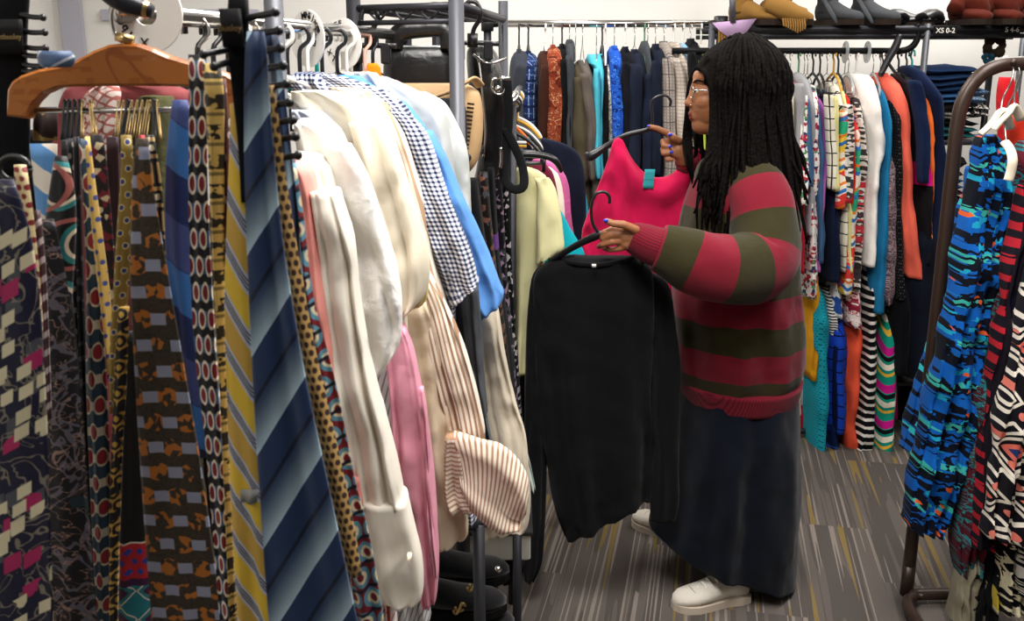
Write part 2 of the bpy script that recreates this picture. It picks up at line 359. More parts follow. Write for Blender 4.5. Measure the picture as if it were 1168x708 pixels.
def build_person():
    m = M(); Y = PX
    # head: cranium, face, jaw
    hc = at(833, 100, Y)
    ball(m, hc+Vector((.012, 0, .018)), (.1, .076, .095), 28, 18)
    ball(m, at(812, 112, Y), (.066, .062, .088), 24, 16)            # face block
    cap(m, at(816, 138, Y), .045, at(801, 141, Y), .031, 16)         # jaw
    ball(m, at(796.5, 144.5, Y), (.018, .023, .018), 12, 8)           # chin
    ball(m, at(801, 88, Y), (.026, .05, .026), 16, 10)                 # forehead
    cap(m, at(794, 95, Y-.018), .012, at(794, 95, Y+.018), .012)        # brow ridge
    cap(m, at(793, 102, Y), .009, at(786.5, 115, Y), .011)              # nose bridge
    ball(m, at(785.5, 117.5, Y), (.013, .013, .011), 12, 8)           # nose tip
    for s in (-1, 1):
        ball(m, at(789.5, 119, Y+s*.013), (.011, .009, .008), 10, 8)
        ball(m, at(805, 116, Y+s*.034), (.03, .026, .026), 12, 8)      # cheeks
        ball(m, at(838, 108, Y+s*.077), (.018, .008, .03), 10, 8)     # ears
    ball(m, at(789, 129.5, Y), (.011, .021, .006), 12, 8); ball(m, at(789.8, 134.5, Y), (.011, .018, .0065), 12, 8)   # lips
    ball(m, at(794, 131, Y), (.02, .03, .022), 12, 8)
    # neck, torso, hips
    cap(m, at(832, 135, Y), .052, at(842, 190, Y+.01), .062, 16)
    cap(m, at(845, 235, Y+.01), .11, at(843, 330, Y+.01), .115, 16); cap(m, at(843, 330, Y+.01), .115, at(842, 430, Y+.02), .125, 16)
    cap(m, at(852, 212, Y-.09), .05, at(846, 212, Y+.12), .05)
    # arms
    for seq in ([(860, 222, 2.76, .048), (868, 312, 2.62, .046), (795, 295, 2.56, .037), (735, 274, 2.62, .025)],
                [(838, 215, 3.04, .055), (815, 262, 3.12, .045), (790, 200, 3.04, .033), (779, 180, 3.0, .025)]):
        for a, b in zip(seq, seq[1:]): cap(m, at(*a[:3]), a[3], at(*b[:3]), b[3])
    # legs
    for seq in ([(850, 445, PX-.04, .075), (850, 570, PX-.05, .055), (850, 655, PX-.06, .036)], [(832, 445, PX+.09, .075), (800, 545, PX+.14, .06), (768, 606, PX+.28, .036)]):
        for a, b in zip(seq, seq[1:]): cap(m, at(*a[:3]), a[3], at(*b[:3]), b[3])
    # near (left) hand pinching the black hanger
    def chain(pts, r0, r1):
        n = len(pts)-1
        for i in range(n): cap(m, at(*pts[i]), r0+(r1-r0)*i/n, at(*pts[i+1]), r0+(r1-r0)*(i+1)/n, 10)
    cap(m, at(738, 276, 2.61), .024, at(724, 271, 2.60), .026); cap(m, at(724, 266, 2.605), .02, at(713, 263, 2.605), .017); cap(m, at(724, 277, 2.60), .02, at(714, 278, 2.60), .016); cap(m, at(718, 270, 2.6), .018, at(713, 271, 2.6), .017)
    chain([(725, 262, 2.58), (711, 256, 2.57), (700, 255, 2.57), (692, 252, 2.575)], .0125, .0085)
    chain([(713, 262, 2.605), (699, 261, 2.60), (689, 265, 2.60), (686, 271, 2.61)], .0100, .0078)
    chain([(712, 268, 2.60), (697, 268, 2.59), (688, 272, 2.60), (692, 276, 2.62)], .0098, .0078)
    chain([(713, 275, 2.60), (698, 276, 2.59), (687, 279, 2.60), (683, 281, 2.62)], .0096, .0076)
    chain([(717, 281, 2.60), (705, 284, 2.60), (695, 285, 2.61), (689, 283, 2.63)], .0088, .007)
    # far (right) hand, index finger out along the other hanger
    cap(m, at(781, 182, 2.99), .023, at(774, 171, 2.985), .025); cap(m, at(774, 166, 2.985), .019, at(768, 160, 2.985), .017); cap(m, at(776, 176, 2.98), .018, at(768, 174, 2.98), .016)
    chain([(770, 158, 2.985), (760, 151, 2.985), (750, 146.5, 2.985), (741, 144.5, 2.985)], .0105, .0078)
    chain([(774, 160, 2.965), (768, 157, 2.955), (764, 154, 2.955)], .012, .0085)
    chain([(766, 164, 2.985), (756, 161, 2.98), (757, 166, 2.965), (763, 167, 2.96)], .0098, .0078)
    chain([(766, 171, 2.98), (756, 170, 2.975), (757, 175, 2.96), (764, 174, 2.955)], .0095, .0076)
    chain([(769, 178, 2.98), (761, 178, 2.975), (761, 182, 2.96), (767, 182, 2.955)], .0088, .007)
    me = bpy.data.meshes.new('tmp'); me.from_pydata([tuple(p) for p in m.v], [], m.f); o = bpy.data.objects.new('tmp', me); C.objects.link(o)
    r = o.modifiers.new('r', 'REMESH'); r.mode = 'VOXEL'; r.voxel_size = .0032; r.use_smooth_shade = True
    s = o.modifiers.new('s', 'SMOOTH'); s.factor = .5; s.iterations = 4
    dg = bpy.context.evaluated_depsgraph_get(); me2 = bpy.data.meshes.new_from_object(o.evaluated_get(dg)); bpy.data.objects.remove(o)
    zs = at(840, 690, Y); base = Vector((zs.x, Y, 0))
    me2.name = 'person'
    me2.materials.clear(); me2.materials.append(skin); me2.materials.append(lip)
    lc = at(788, 132, Y)
    for p in me2.polygons:
        p.use_smooth = True; c = p.center
        p.material_index = 1 if (abs(c.x-lc.x) < .014 and abs(c.y-lc.y) < .018 and abs(c.z-lc.z) < .0115 and c.x < lc.x+.008) else 0
    for v in me2.vertices: v.co -= base
    P = bpy.data.objects.new('person', me2); C.objects.link(P); P.location = base; WL[P.name] = base
    tag(P, 'person with long black locs in red and olive striped sweater, choosing between two tops', 'person')
    # eyes, brows, glasses, nails
    white = hard('eye_white', '#d8cfc8', .2); dark = hard('iris', '#160d0a', .15)
    for s in (-1, 1):
        e = obj('eye', ball(M(), at(797, 103, Y+s*.03), .0115, 12, 8), white, P)
        ie = obj('iris', ball(M(), at(793.8, 103.5, Y+s*.0315), .0055, 10, 6), dark, e)
        obj('eyelid', tube(M(), [at(792.5, 102.5, Y+s*.024), at(794, 100.2, Y+s*.034), at(799, 101, Y+s*.045), at(802, 103, Y+s*.05)], .0032, 6), skin, e)
        obj('eyebrow', tube(M(), [at(790, 95, Y+s*.018), at(794, 92, Y+s*.036), at(800, 92.5, Y+s*.05), at(804, 95, Y+s*.055)], [.0015, .0032, .003, .001], 6), mat('brow_hair', '#120c0a', (), .9, 0), P)
    g = M()
    for s in (-1, 1):
        c = at(789.5, 105.5, Y+s*.031); g_ = [c+Vector((.006*abs(math.sin(a))*0+.008*(1-math.cos(a))*.5*0, .022*math.cos(a)*1, .017*math.sin(a))) for a in [i*math.pi/8 for i in range(17)]]
        tube(g, g_, .0014, 6, 2)
        tube(g, [c+Vector((0, s*.022, .006)), at(800, 102.5, Y+s*.066), at(835, 104, Y+s*.08)], .0014, 6)
    tube(g, [at(789.5, 104, Y-.009), at(788, 103, Y), at(789.5, 104, Y+.009)], .0014, 6)
    obj('glasses', g, chrome, P)
    nail = hard('blue_nail_varnish', '#2b3fd6', .15, spec=.7)
    for a, r in (((691, 251.5, 2.567), (.007, .0035, .0045)), ((764.5, 153.5, 2.9465), (.0068, .0035, .0048)), ((764.5, 166.8, 2.9525), (.0062, .0035, .0045)), ((766, 173.5, 2.948), (.006, .0035, .0042)), ((739.8, 143.6, 2.98), (.005, .005, .003))):
        obj('fingernail', ball(M(), at(*a), r, 10, 6), nail, P)
    obj('nose_stud', ball(M(), at(788, 120, Y-.022), .002, 8, 6), chrome, P)
    # sweater
    T = [(171, 826, 858), (178, 812, 878), (186, 799, 894), (200, 792, 904), (225, 783, 909), (262, 775, 910), (300, 768, 911), (345, 768, 913), (385, 770, 918), (418, 773, 916), (436, 777, 908)]
    sw = obj('sweater', drape(M(), T, [Y+.01]*11, [.15, .24, .32, .34, .36, .37, .38, .38, .38, .37, .35], .012, 36, 2.5, .007, 3, crumple=.012, vex=2), sweater_m, P)
    obj('hem_rib', drape(M(), [(430, 775, 913), (440, 777, 911), (453, 779, 907)], Y+.01, [.41, .4, .385], .012, 36, vex=2), rib_m, sw)
    cl = M(); pts = [at(843, 173, Y)+Vector((.075*math.cos(a), .075*math.sin(a), .012*math.cos(a))) for a in [i*math.pi/8 for i in range(17)]]
    tube(cl, pts, .014, 8, 2); obj('collar', cl, rib_m, sw)
    S = [(852, 200, 2.8, .06), (862, 218, 2.75, .088), (872, 262, 2.69, .092), (866, 300, 2.64, .1), (832, 308, 2.585, .094), (797, 300, 2.57, .088), (768, 288, 2.58, .074), (751, 282, 2.585, .062)]
    obj('sleeve', tube(M(), [at(*a[:3]) for a in S], [a[3] for a in S], 28, 9, wob=.07), sleeve_m, sw)
    S = [(757, 284, 2.585, .056), (745, 280, 2.595, .052), (733, 275, 2.605, .048), (721, 270, 2.61, .04), (718, 269, 2.61, .03)]
    obj('cuff', tube(M(), [at(*a[:3]) for a in S], [a[3] for a in S], 24, 4), rib_m, sw)
    S = [(838, 200, 3.0, .06), (824, 222, 3.07, .085), (812, 250, 3.12, .085), (800, 235, 3.09, .075), (794, 206, 3.04, .058)]
    obj('sleeve', tube(M(), [at(*a[:3]) for a in S], [a[3] for a in S], 24, 6, wob=.06), sleeve_m, sw)
    S = [(796, 208, 3.05, .048), (790, 193, 3.025, .045), (783, 181, 3.0, .038)]
    obj('cuff', tube(M(), [at(*a[:3]) for a in S], [a[3] for a in S], 20, 4), rib_m, sw)
    # skirt
    K = [(432, 784, 906), (470, 773, 909), (520, 763, 911), (575, 750, 911), (741, 594, 906, 632), (743, 598, 904, 656)]
    sk = obj('skirt', drape(M(), K, [Y+.01, Y, Y-.01, Y-.01, Y-.01, Y-.01], [.34, .38, .4, .42, .44, .44], .02, 30, 2.2, .016, 9, vex=2, crumple=.012), denim_dark, P)
    obj('hem_stitching', tube(M(), [at(742, 603, Y-.06), at(766, 626, Y-.14), at(800, 650, Y-.18), at(850, 672, Y-.18), at(893, 676, Y-.12)], .0015, 6), hard('denim_thread', '#4a5568', .8), sk)
    # shoes
    for (hx, hy, hY, tx, ty, tY, nm) in ((852, 678, PX-.15, 771, 694, PX-.21, 'a'), (790, 624, PX+.2, 724, 606, PX+.36, 'b')):
        h = at(hx, hy, hY); t = at(tx, ty, tY); h.z = 0; t.z = 0
        shoe(h, (t-h), .245, mat('white_sneaker_leather', '#d9d2c6', (), .55, .25, sheen=0, wr=30), mat('sneaker_sole', '#cdbfae', (), .7, .1, sheen=0), P, 'sneaker')
    return P
def shoe(heel, d, L, um, sm, parent, name, sh=1.0, toe=.5, label=None, cat=None, group=None, wid=.098, shaft=0, shaft_r=.05, laces=True, lean=0, fringe=False):
    """shoe along direction d from the heel point, on z = heel.z"""
    d = Vector((d.x, d.y, 0)).normalized(); sd = Vector((-d.y, d.x, 0)); up = Vector((0, 0, 1)); st = .022*sh
    prof = [(0, .3, .55), (.04, .62, .85), (.15, .74, .98), (.3, .72, .95), (.45, .84, .74), (.6, .98, .56), (.75, 1., .46), (.88, .85, .4), (.96, .55, .32), (1., .2, .2)]
    m = M(); V = []; U = []; n = 14
    for f, wf, hf in prof:
        for k in range(n):
            a = 2*math.pi*k/n; x = math.cos(a)*wid/2*wf*1.0; z = (math.sin(a)*.5+.5)*hf*.1*sh
            V.append(heel+d*(f*L)+sd*x+up*(st*.6+z)); U.append((x, f*L))
    Fc = [(i*n+k, i*n+(k+1) % n, (i+1)*n+(k+1) % n, (i+1)*n+k) for i in range(len(prof)-1) for k in range(n)]
    Fc += [tuple(range(n-1, -1, -1)), tuple((len(prof)-1)*n+k for k in range(n))]; m.add(V, Fc, U)
    if shaft:
        c = heel+d*(.2*L)
        tube(m, [c+up*.05, c+up*(shaft*.4)+d*lean*.3, c+up*(shaft*.75)+d*lean*.7, c+up*shaft+d*lean], [shaft_r*.85, shaft_r*.9, shaft_r, shaft_r*1.02], 16, 5, wob=.12)
    o = obj(name, m, um, parent)
    if label: tag(o, label, cat, group)
    s = M(); V = []; out = [(0, .35), (.03, .66), (.15, .8), (.35, .76), (.55, .94), (.75, 1.08), (.88, .95), (.97, .62), (1.02, .2)]
    loop = [(f, w_) for f, w_ in out]+[(f, -w_) for f, w_ in reversed(out)]
    for z in (0, st): V += [heel+d*(f*L-.004)+sd*(w_*wid/2)+up*z for f, w_ in loop]
    k = len(loop); s.add(V, [tuple(range(k)), tuple(range(2*k-1, k-1, -1))]+[(i, i+k, (i+1) % k+k, (i+1) % k) for i in range(k)])
    obj('sole', s, sm, o, False)
    if name == 'sneaker' and laces:
        l = M()
        for i in range(5):
            f = .38+i*.07; hz = st*.6+.1*(.84-.10*i)*sh*.98+.005
            tube(l, [heel+d*(f*L)+sd*.024+up*(hz-.012), heel+d*(f*L+.006)+up*(hz+.001), heel+d*(f*L)-sd*.024+up*(hz-.012)], .0035, 6)
        obj('laces', l, white_plastic, o)
        l = M(); tube(l, [heel+d*(.70*L)+sd*.048+up*.03, heel+d*(.74*L)+sd*.034+up*.05, heel+d*(.76*L)+up*.058, heel+d*(.74*L)-sd*.034+up*.05, heel+d*(.70*L)-sd*.048+up*.03], .0018, 6)
        obj('toe_seam', l, hard('shoe_thread', '#a89f92', .7), o)
        l = M(); tube(l, [heel+d*(.36*L)+up*.07, heel+d*(.33*L)+up*.1, heel+d*(.29*L)+up*.118], [.02, .024, .016], 10, 4, sy=.4); obj('tongue', l, um, o)
    if fringe:
        l = M()
        for i in range(16):
            a = i/16*2*math.pi; q = heel+d*(.2*L)+up*shaft*.93+d*lean+Vector((math.cos(a), math.sin(a), 0))*shaft_r*1.05
            tube(l, [q, q+Vector((math.cos(a)*.008, math.sin(a)*.008, -.04)), q+Vector((math.cos(a)*.004, 0, -.08))], .003, 5, 2)
        obj('fringe', l, um, o)
    return o
def build_hair(P):
    Y = PX; m = M(); c = at(844, 98, Y)
    ball(m, c+Vector((-.006, 0, .028)), (.122, .096, .104), 24, 16)
    hair = mat('dark_locs', '#0a0706', (), .75, .7, sheen=0, wr=90, spec=.07, fine=300)
    rnd = random.Random(4)
    for i in range(250):
        az = rnd.uniform(40, 320); el = rnd.uniform(0, 80)
        if rnd.random() < .75: az = rnd.uniform(42, 190)          # most on the camera's side
        a = math.radians(az); e = math.radians(el); ce, se = math.cos(e), math.sin(e)
        dx, dyy = -math.cos(a), -math.sin(a)
        root = c+Vector((.104*ce*dx, .094*ce*dyy, .012+.112*se))
        lay = rnd.uniform(0, 1); k = 1.0+.22*lay
        R1 = c+Vector((.118*dx*k, .108*dyy*k, -.03-.02*lay))
        if az < 62: R1.x = max(R1.x, at(812, 120, Y).x)
        ez = rnd.uniform(-.40, -.24)-(.08 if 60 < az < 140 else 0)
        wv = rnd.uniform(-.014, .014)
        R2 = c+Vector((.125*dx*k+wv, .122*dyy*k, -.14)); R3 = c+Vector((.13*dx*k+wv*2+.02*(1 if az > 80 else -.6)*rnd.random(), .135*dyy*k-.02, -.14+(ez+.14)*.6)); R4 = R3+Vector((wv+.02*rnd.uniform(-1, 1), -.012*rnd.random(), (ez+.14)*.4))
        mid = c+(root-c)*1.07+Vector((0, 0, .004+.01*lay)); m2 = (mid+R1)*.5+Vector((.02*dx, .02*dyy, .035*se))
        if az < 62: R2.x = max(R2.x, at(811, 150, Y).x); m2.x = max(m2.x, at(806, 90, Y).x)
        tube(m, [root, mid, m2, R1, R2, R3, R4], [.0035, .0052, .0055, .0055, .0055, .0052, .0028], 6, 3, wob=.22)
    for i in range(9):   # strands on the far side of the face, falling in front of the shoulder
        q = i/8
        tube(m, [at(803+q*6, 72-q*6, Y+.04), at(792+q*5, 80, Y+.075), at(785+q*5, 100, Y+.085), at(782+q*5, 135, Y+.085), at(780+q*8, 165, Y+.07), at(784+q*7, 190+q*22, Y-.0)], [.003, .005, .005, .005, .005, .003], 6, 3, wob=.2)
    for i in range(14):   # hairline sweeping back from the forehead
        q = i/13
        tube(m, [at(795+q*10, 79-q*12, Y-.02-.03*q), at(798+q*10, 77-q*12, Y-.05-.02*q), at(805+q*9, 84-q*9, Y-.082), at(810+q*8, 102, Y-.092), at(812+q*10, 135, Y-.1), at(812+q*12, 170, Y-.12)], [.003, .0052, .0055, .0055, .005, .004], 6, 3, wob=.2)
    for i in range(16):   # locs over the chest on the near side
        q = i/15
        tube(m, [at(806+q*12, 68-q*8, Y-.05), at(810+q*10, 95, Y-.085), at(811+q*12, 140, Y-.105), at(806+q*18, 180, Y-.13), at(800+q*22+3*math.sin(i), 203+14*math.sin(i*2.3), Y-.15), at(798+q*24+4*math.sin(i), 222+16*math.sin(i*2.3), Y-.16)], [.003, .0052, .0055, .0055, .005, .003], 6, 3, wob=.2)
    obj('hair', m, hair, P)
PERSON = build_person(); build_hair(PERSON)
# ================================================================ RED TOP AND BLACK SWEATER HELD UP
red_m = mat('raspberry_jersey', '#c4164a', (), .8, .5, sheen=.1, wr=9)
cols = [(663, 262, 662, 330), (672, 236, 668, 400), (684, 206, 676, 470), (695, 178, 690, 480), (702, 159, 700, 482), (711, 158, 709, 483), (719, 176, 716, 484), (730, 192, 726, 484), (745, 202, 740, 484), (760, 201, 758, 484), (775, 191, 774, 483), (788, 178, 788, 480), (797, 169, 796, 470), (804, 169, 802, 440)]
rt = G('tank_top', 'raspberry red sleeveless top on a black hanger, held up in front of the jackets', 'top', cols, 3.02, red_m, [.01, .02, .03, .035, .035, .035, .04, .04, .04, .04, .04, .04, .03, .01], folds=4, amp=.011, seed=3, nu=30, crumple=.02, vex=2.6)
obj('price_tag', drape(M(), [(193, 735.5, 747.5), (215, 733, 745)], 2.985, .002), mat('turquoise_card', '#3aa0a8', [('band', '#2a7f88', .03, .033)], .7, .05), rt)
def px_tube(m, pts, r, **k): return tube(m, [at(*p) for p in pts], r, **k)
h = M(); px_tube(h, [(668, 176, 3.04), (674, 178, 3.03), (690, 168, 3.03), (712, 155, 3.02), (735, 149, 3.01), (746, 147.5, 3.0), (770, 158, 3.02), (795, 172, 3.03)], [.010, .015, .010, .008, .007, .006, .008, .01], seg=8)
o = obj('clothes_hanger', h, black_plastic); tag(o, 'black plastic hanger holding up the raspberry red top', 'hanger')
h = M(); px_tube(h, [(744, 148, 3.0), (744, 132, 3.0), (743, 117, 3.0), (750, 110, 3.0), (760, 109, 3.0), (765, 115, 3.0), (764, 121, 3.0)], .004, seg=8); obj('hook', h, black_plastic, o)
bs_m = mat('black_knit', '#131315', (), .9, .35, sheen=.08, wr=10)
R = [(292, 652, 712), (294, 640, 725), (300, 622, 738), (312, 611, 745), (335, 608, 747), (400, 609, 745), (470, 614, 744), (540, 625, 743), (634, 585, 742, 570), (648, 617, 738, 568)]
sw2 = G('sweater', 'black long-sleeved sweater on a black hanger held in the near hand', 'sweater', R, 2.68, bs_m, [.03, .05, .07, .08, .08, .08, .08, .08, .07, .05], folds=2.5, amp=.014, seed=8, crumple=.014, nu=18)
obj('sleeve', drape(M(), [(308, 611, 626), (330, 604, 626), (420, 599, 628), (520, 597, 624), (600, 596, 622), (640, 596, 619), (662, 599, 610)], 2.70, [.03, .05, .06, .06, .06, .05, .02], folds=1.5, amp=.006, seed=2, crumple=.01), bs_m, sw2)
obj('sleeve', drape(M(), [(310, 728, 744), (330, 735, 765), (400, 741, 774), (480, 742, 775), (560, 742, 774), (592, 742, 768)], 2.70, [.03, .05, .06, .06, .06, .04], folds=1.5, amp=.006, seed=5, crumple=.01), bs_m, sw2)
nk = M(); px_tube(nk, [(640, 296, 2.67), (655, 300, 2.64), (682, 302, 2.63), (708, 298, 2.64), (724, 292, 2.67)], .007); obj('neck_band', nk, bs_m, sw2)
obj('care_label', drape(M(), [(301, 675, 680), (305, 675, 680)], 2.61, .001), white_plastic, sw2)
h = M(); px_tube(h, [(628, 298, 2.68), (640, 290, 2.66), (662, 277, 2.63), (683, 267, 2.61), (700, 268, 2.61), (722, 284, 2.63), (735, 298, 2.66)], [.009, .009, .009, .008, .008, .009, .009]); px_tube(h, [(640, 291, 2.66), (662, 279, 2.64), (683, 270, 2.62)], .006)
o = obj('clothes_hanger', h, black_plastic); tag(o, 'black plastic hanger pinched in the near hand, carrying the black sweater', 'hanger')
h = M(); px_tube(h, [(690, 268, 2.61), (680, 262, 2.61), (675, 250, 2.61), (675, 232, 2.61), (680, 221, 2.61), (690, 219, 2.61), (695, 225, 2.61), (695, 232, 2.61)], .0042); obj('hook', h, black_plastic, o)

# ================================================================ JACKET RACK ALONG THE BACK WALL
JY = 4.2; JR = at(600, 27, JY).z
m = M(); a = at(556, 27, JY); b = at(822, 27, JY); a.z = b.z = JR; rail(m, a, b, .015)
jr = obj('garment_rack', m, chrome); tag(jr, 'chrome rail rack of blazers and jackets along the white back wall', 'clothes rack')
m = M()
for x in (a.x, b.x):
    m = M(); rail(m, (x, JY, JR+.03), (x, JY, .03), .016); rail(m, (x, JY-.25, .03), (x, JY+.25, .03), .016); obj('upright', m, dark_metal, jr)
    obj('corner_joint', box(M(), (x, JY, JR), (.05, .045, .06)), black_plastic, jr)
tweed = mat('blue_check_tweed', '#1c2f5c', [('grad', '#6e86b5', .03, .25, 90), ('stripe', '#8fa3c6', .022, .14, 0), ('stripe', '#0f1a38', .05, .2, 90), ('blob', '#16244a', 160, .55)], .9, .4)
pais = mat('rust_paisley', '#7c3a22', [('vein', '#c09a70', 30, .018, 1.5), ('blob', '#522114', 26, .58), ('vein', '#8c3022', 50, .03, 2)], .85, .3)
glen = mat('glen_check', '#a59a90', [('stripe', '#7b7270', .012, .3, 0), ('stripe', '#8b817b', .012, .3, 90), ('stripe', '#5f5958', .06, .08, 0), ('stripe', '#5f5958', .06, .08, 90)], .9, .3)
leafp = mat('grey_leaf_print', '#c9c7c2', [('vein', '#3f4043', 48, .035, 2), ('cell', '#8a8a88', 60, .7, 1)], .85, .2)
bluep = mat('bright_blue_print', '#1d4fb5', [('blob', '#0e2a78', 45, .58), ('vein', '#4d8be0', 50, .015, 1)], .8, .3)
def sol(name, c, **k): return mat(name, c, (), .9, k.pop('bump', .3), **k)
J = [ # name, label, rows, mat, hanger
 ('blazer', 'charcoal blazer at the corner end of the jacket rail', [(58, 588, 596), (66, 583, 606), (90, 581, 608), (180, 580, 610), (275, 578, 612)], sol('charcoal_wool', '#34373f'), 'black'),
 ('blazer', 'navy and pale blue checked tweed blazer', [(60, 598, 607), (68, 594, 614), (95, 593, 614), (190, 593, 613), (280, 592, 613)], tweed, 'black'),
 ('jacket', 'dark brown jacket squeezed beside the rust paisley jacket', [(60, 618, 626), (72, 613, 628), (110, 611, 628), (180, 611, 628), (270, 612, 628)], sol('dark_brown_suede', '#3a2018'), 'white'),
 ('jacket', 'rust orange paisley jacket with cream swirls', [(53, 627, 634), (62, 622, 644), (100, 620, 645), (166, 618, 644), (270, 617, 644)], pais, 'clear'),
 ('blazer', 'black blazer right behind the rust paisley jacket', [(52, 638, 644), (62, 634, 649), (120, 640, 652), (190, 640, 654), (280, 640, 654)], black_fabric, 'black'),
 ('jacket', 'charcoal jacket with a high folded collar', [(47, 645, 654), (58, 643, 655), (100, 643, 655), (180, 642, 655), (270, 642, 655)], sol('charcoal_felt', '#3e4145'), 'wire'),
 ('coat', 'olive brown wool coat with one long sleeve showing', [(72, 652, 660), (85, 650, 668), (130, 649, 672), (200, 650, 676), (300, 652, 676)], sol('olive_wool', '#4e4636'), 'wire'),
 ('coat', 'taupe coat between the olive coat and the turquoise top', [(68, 660, 668), (78, 657, 674), (120, 664, 680), (200, 668, 682), (300, 668, 682)], sol('taupe_wool', '#5f5650'), 'wire'),
 ('blouse', 'turquoise satin blouse with a wide falling collar', [(62, 670, 690), (70, 668, 689), (78, 675, 688), (110, 676, 685), (170, 677, 686), (300, 678, 687)], mat('turquoise_satin', '#4fb5c8', (), .4, .4, sheen=0, wr=8), 'wire'),
 ('jacket', 'narrow black jacket left of the grey leaf print top', [(65, 684, 689), (75, 681, 692), (120, 682, 692), (250, 682, 692)], sol('black_wool', '#17171a'), 'black'),
 ('blouse', 'grey and white leaf print blouse on a white hanger', [(70, 688, 692), (82, 686, 694), (120, 686, 698), (200, 684, 700), (300, 682, 700)], leafp, 'white'),
 ('jacket', 'bright blue patterned jacket among the dark blazers', [(54, 697, 704), (62, 693, 708), (90, 694, 709), (130, 696, 712), (280, 694, 712)], bluep, 'wire'),
 ('blazer', 'black blazer on a white hanger next to the bright blue jacket', [(55, 710, 716), (64, 706, 720), (100, 707, 722), (280, 702, 722)], sol('ink_wool', '#14151b'), 'white'),
 ('blazer', 'dark navy blazer with a pale wire hook', [(58, 719, 728), (67, 715, 734), (100, 712, 736), (180, 704, 736), (290, 700, 736)], sol('navy_wool', '#1c2130'), 'wire'),
 ('vest', 'slate grey vest hung on the green hook', [(47, 733, 737), (56, 730, 739), (80, 731, 739), (160, 731, 739)], sol('slate_wool', '#41454a'), 'green'),
 ('blazer', 'midnight blue blazer in front of the slate vest', [(70, 735, 741), (84, 733, 746), (120, 732, 746), (290, 728, 746)], sol('midnight_wool', '#1a2032'), 'wire'),
 ('suit_jacket', 'navy suit jacket with peaked shoulder beside the checked coat', [(52, 744, 751), (60, 740, 757), (90, 739, 758), (180, 738, 756), (300, 736, 756)], sol('navy_suiting', '#191e2c'), 'wire'),
 ('coat', 'grey glen check coat left of the beige coat', [(48, 754, 761), (57, 752, 765), (90, 753, 772), (180, 753, 774), (320, 750, 774)], glen, 'wire'),
 ('coat', 'pale beige coat with an off-white lining', [(48, 766, 771), (58, 763, 776), (90, 768, 784), (180, 770, 788), (320, 770, 788)], mat('beige_boucle', '#c3b7aa', [('stripe', '#b3a799', .014, .3, 0), ('stripe', '#a4988c', .014, .3, 90)], .9, .35), 'white'),
 ('shirt', 'light blue shirt at the end of the jacket rail', [(49, 777, 781), (58, 775, 785), (90, 776, 789), (200, 778, 792)], sol('light_blue_cotton', '#8db7dc'), 'white'),
 ('jacket', 'black jacket beside the light blue shirt near the woman', [(46, 785, 790), (56, 782, 795), (90, 783, 799), (230, 785, 802)], sol('jet_wool', '#131316'), 'wire'),
 ('blouse', 'lime green blouse peeking out above the dark locs', [(55, 797, 801), (62, 794, 806), (100, 795, 808), (250, 795, 808)], sol('lime_cotton', '#a8bb4a'), 'white')]
for nm, lb, rows, mt, hk in J: E(nm, lb, 'jacket' if nm in ('blazer', 'jacket', 'suit_jacket') else nm, rows, JY, mt, .40, 'jackets along the back wall', hk=hk, rail=JR, sleeve=nm not in ('vest',) and rows[1][2]-rows[1][1] > 11)

# ================================================================ TWO-TIER RACK (right, back)
TY = 4.05; TR = at(900, 58, TY).z; TOP = at(900, 33, TY).z; LOW = at(900, 292, TY).z
m = M(); a = at(868, 58, TY); b = at(1028, 58, TY)
tube(m, [Vector((a.x-.35, TY, TR)), Vector((b.x-.1, TY, TR)), Vector((b.x, TY, TR)), Vector((b.x+.045, TY, TR+.02)), Vector((b.x+.06, TY, TR+.06)), Vector((b.x+.05, TY, TR+.1))], .013, 10, 4)
r2 = obj('garment_rack', m, hard('black_rail', '#1b1b1d', .4, .3)); tag(r2, 'two-tier clothes rack with a black hanging rail and a dark shoe shelf on top', 'clothes rack')
m = M(); xl, xr = at(812, 33, TY).x, at(1175, 33, TY).x
for y in (TY, TY+.34):
    rail(m, (xl, y, TOP), (xr+.1, y, TOP), .014); rail(m, (xl, y, TOP-.026), (xr+.1, y, TOP-.026), .009)
for i in range(20): x = xl+(xr-xl)*i/19; rail(m, (x, TY, TOP+.008), (x, TY+.34, TOP+.008), .004, 6)
obj('shelf_frame', m, dark_metal, r2)
for px, y in ((812, TY), (1057, TY), (812, TY+.34), (1057, TY+.34), (1168, TY+.34)):
    x = at(px, 40, y).x; q = M(); rail(q, (x, y, TOP+.02), (x, y, .02), .013); obj('upright', q, grey_metal, r2)
m = M(); x0, x1 = at(900, 500, TY).x, at(1057, 40, TY).x
rail(m, (x0-.3, TY, .03), (x1, TY, .03), .013); rail(m, (x0-.3, TY+.34, .1), (x1, TY+.34, .1), .013); rail(m, (x0-.3, TY+.1, LOW), (x1, TY+.1, LOW), .012); rail(m, (x1, TY, .03), (x1, TY+.34, .03), .013)
obj('lower_rail', m, dark_metal, r2)
def sign(px, py, txt):
    c = at(px, py, TY-.03); e = obj('size_sign', box(M(), c, (.092 if len(txt) > 5 else .07, .004, .036), bev=.001), hard('sign_black', '#1a1a1c', .5), smooth=False)
    tag(e, 'small black size sign reading %s on the shelf edge' % txt, 'sign')
    text(txt, c+Vector((0, -.004, 0)), .027, white_plastic, e)
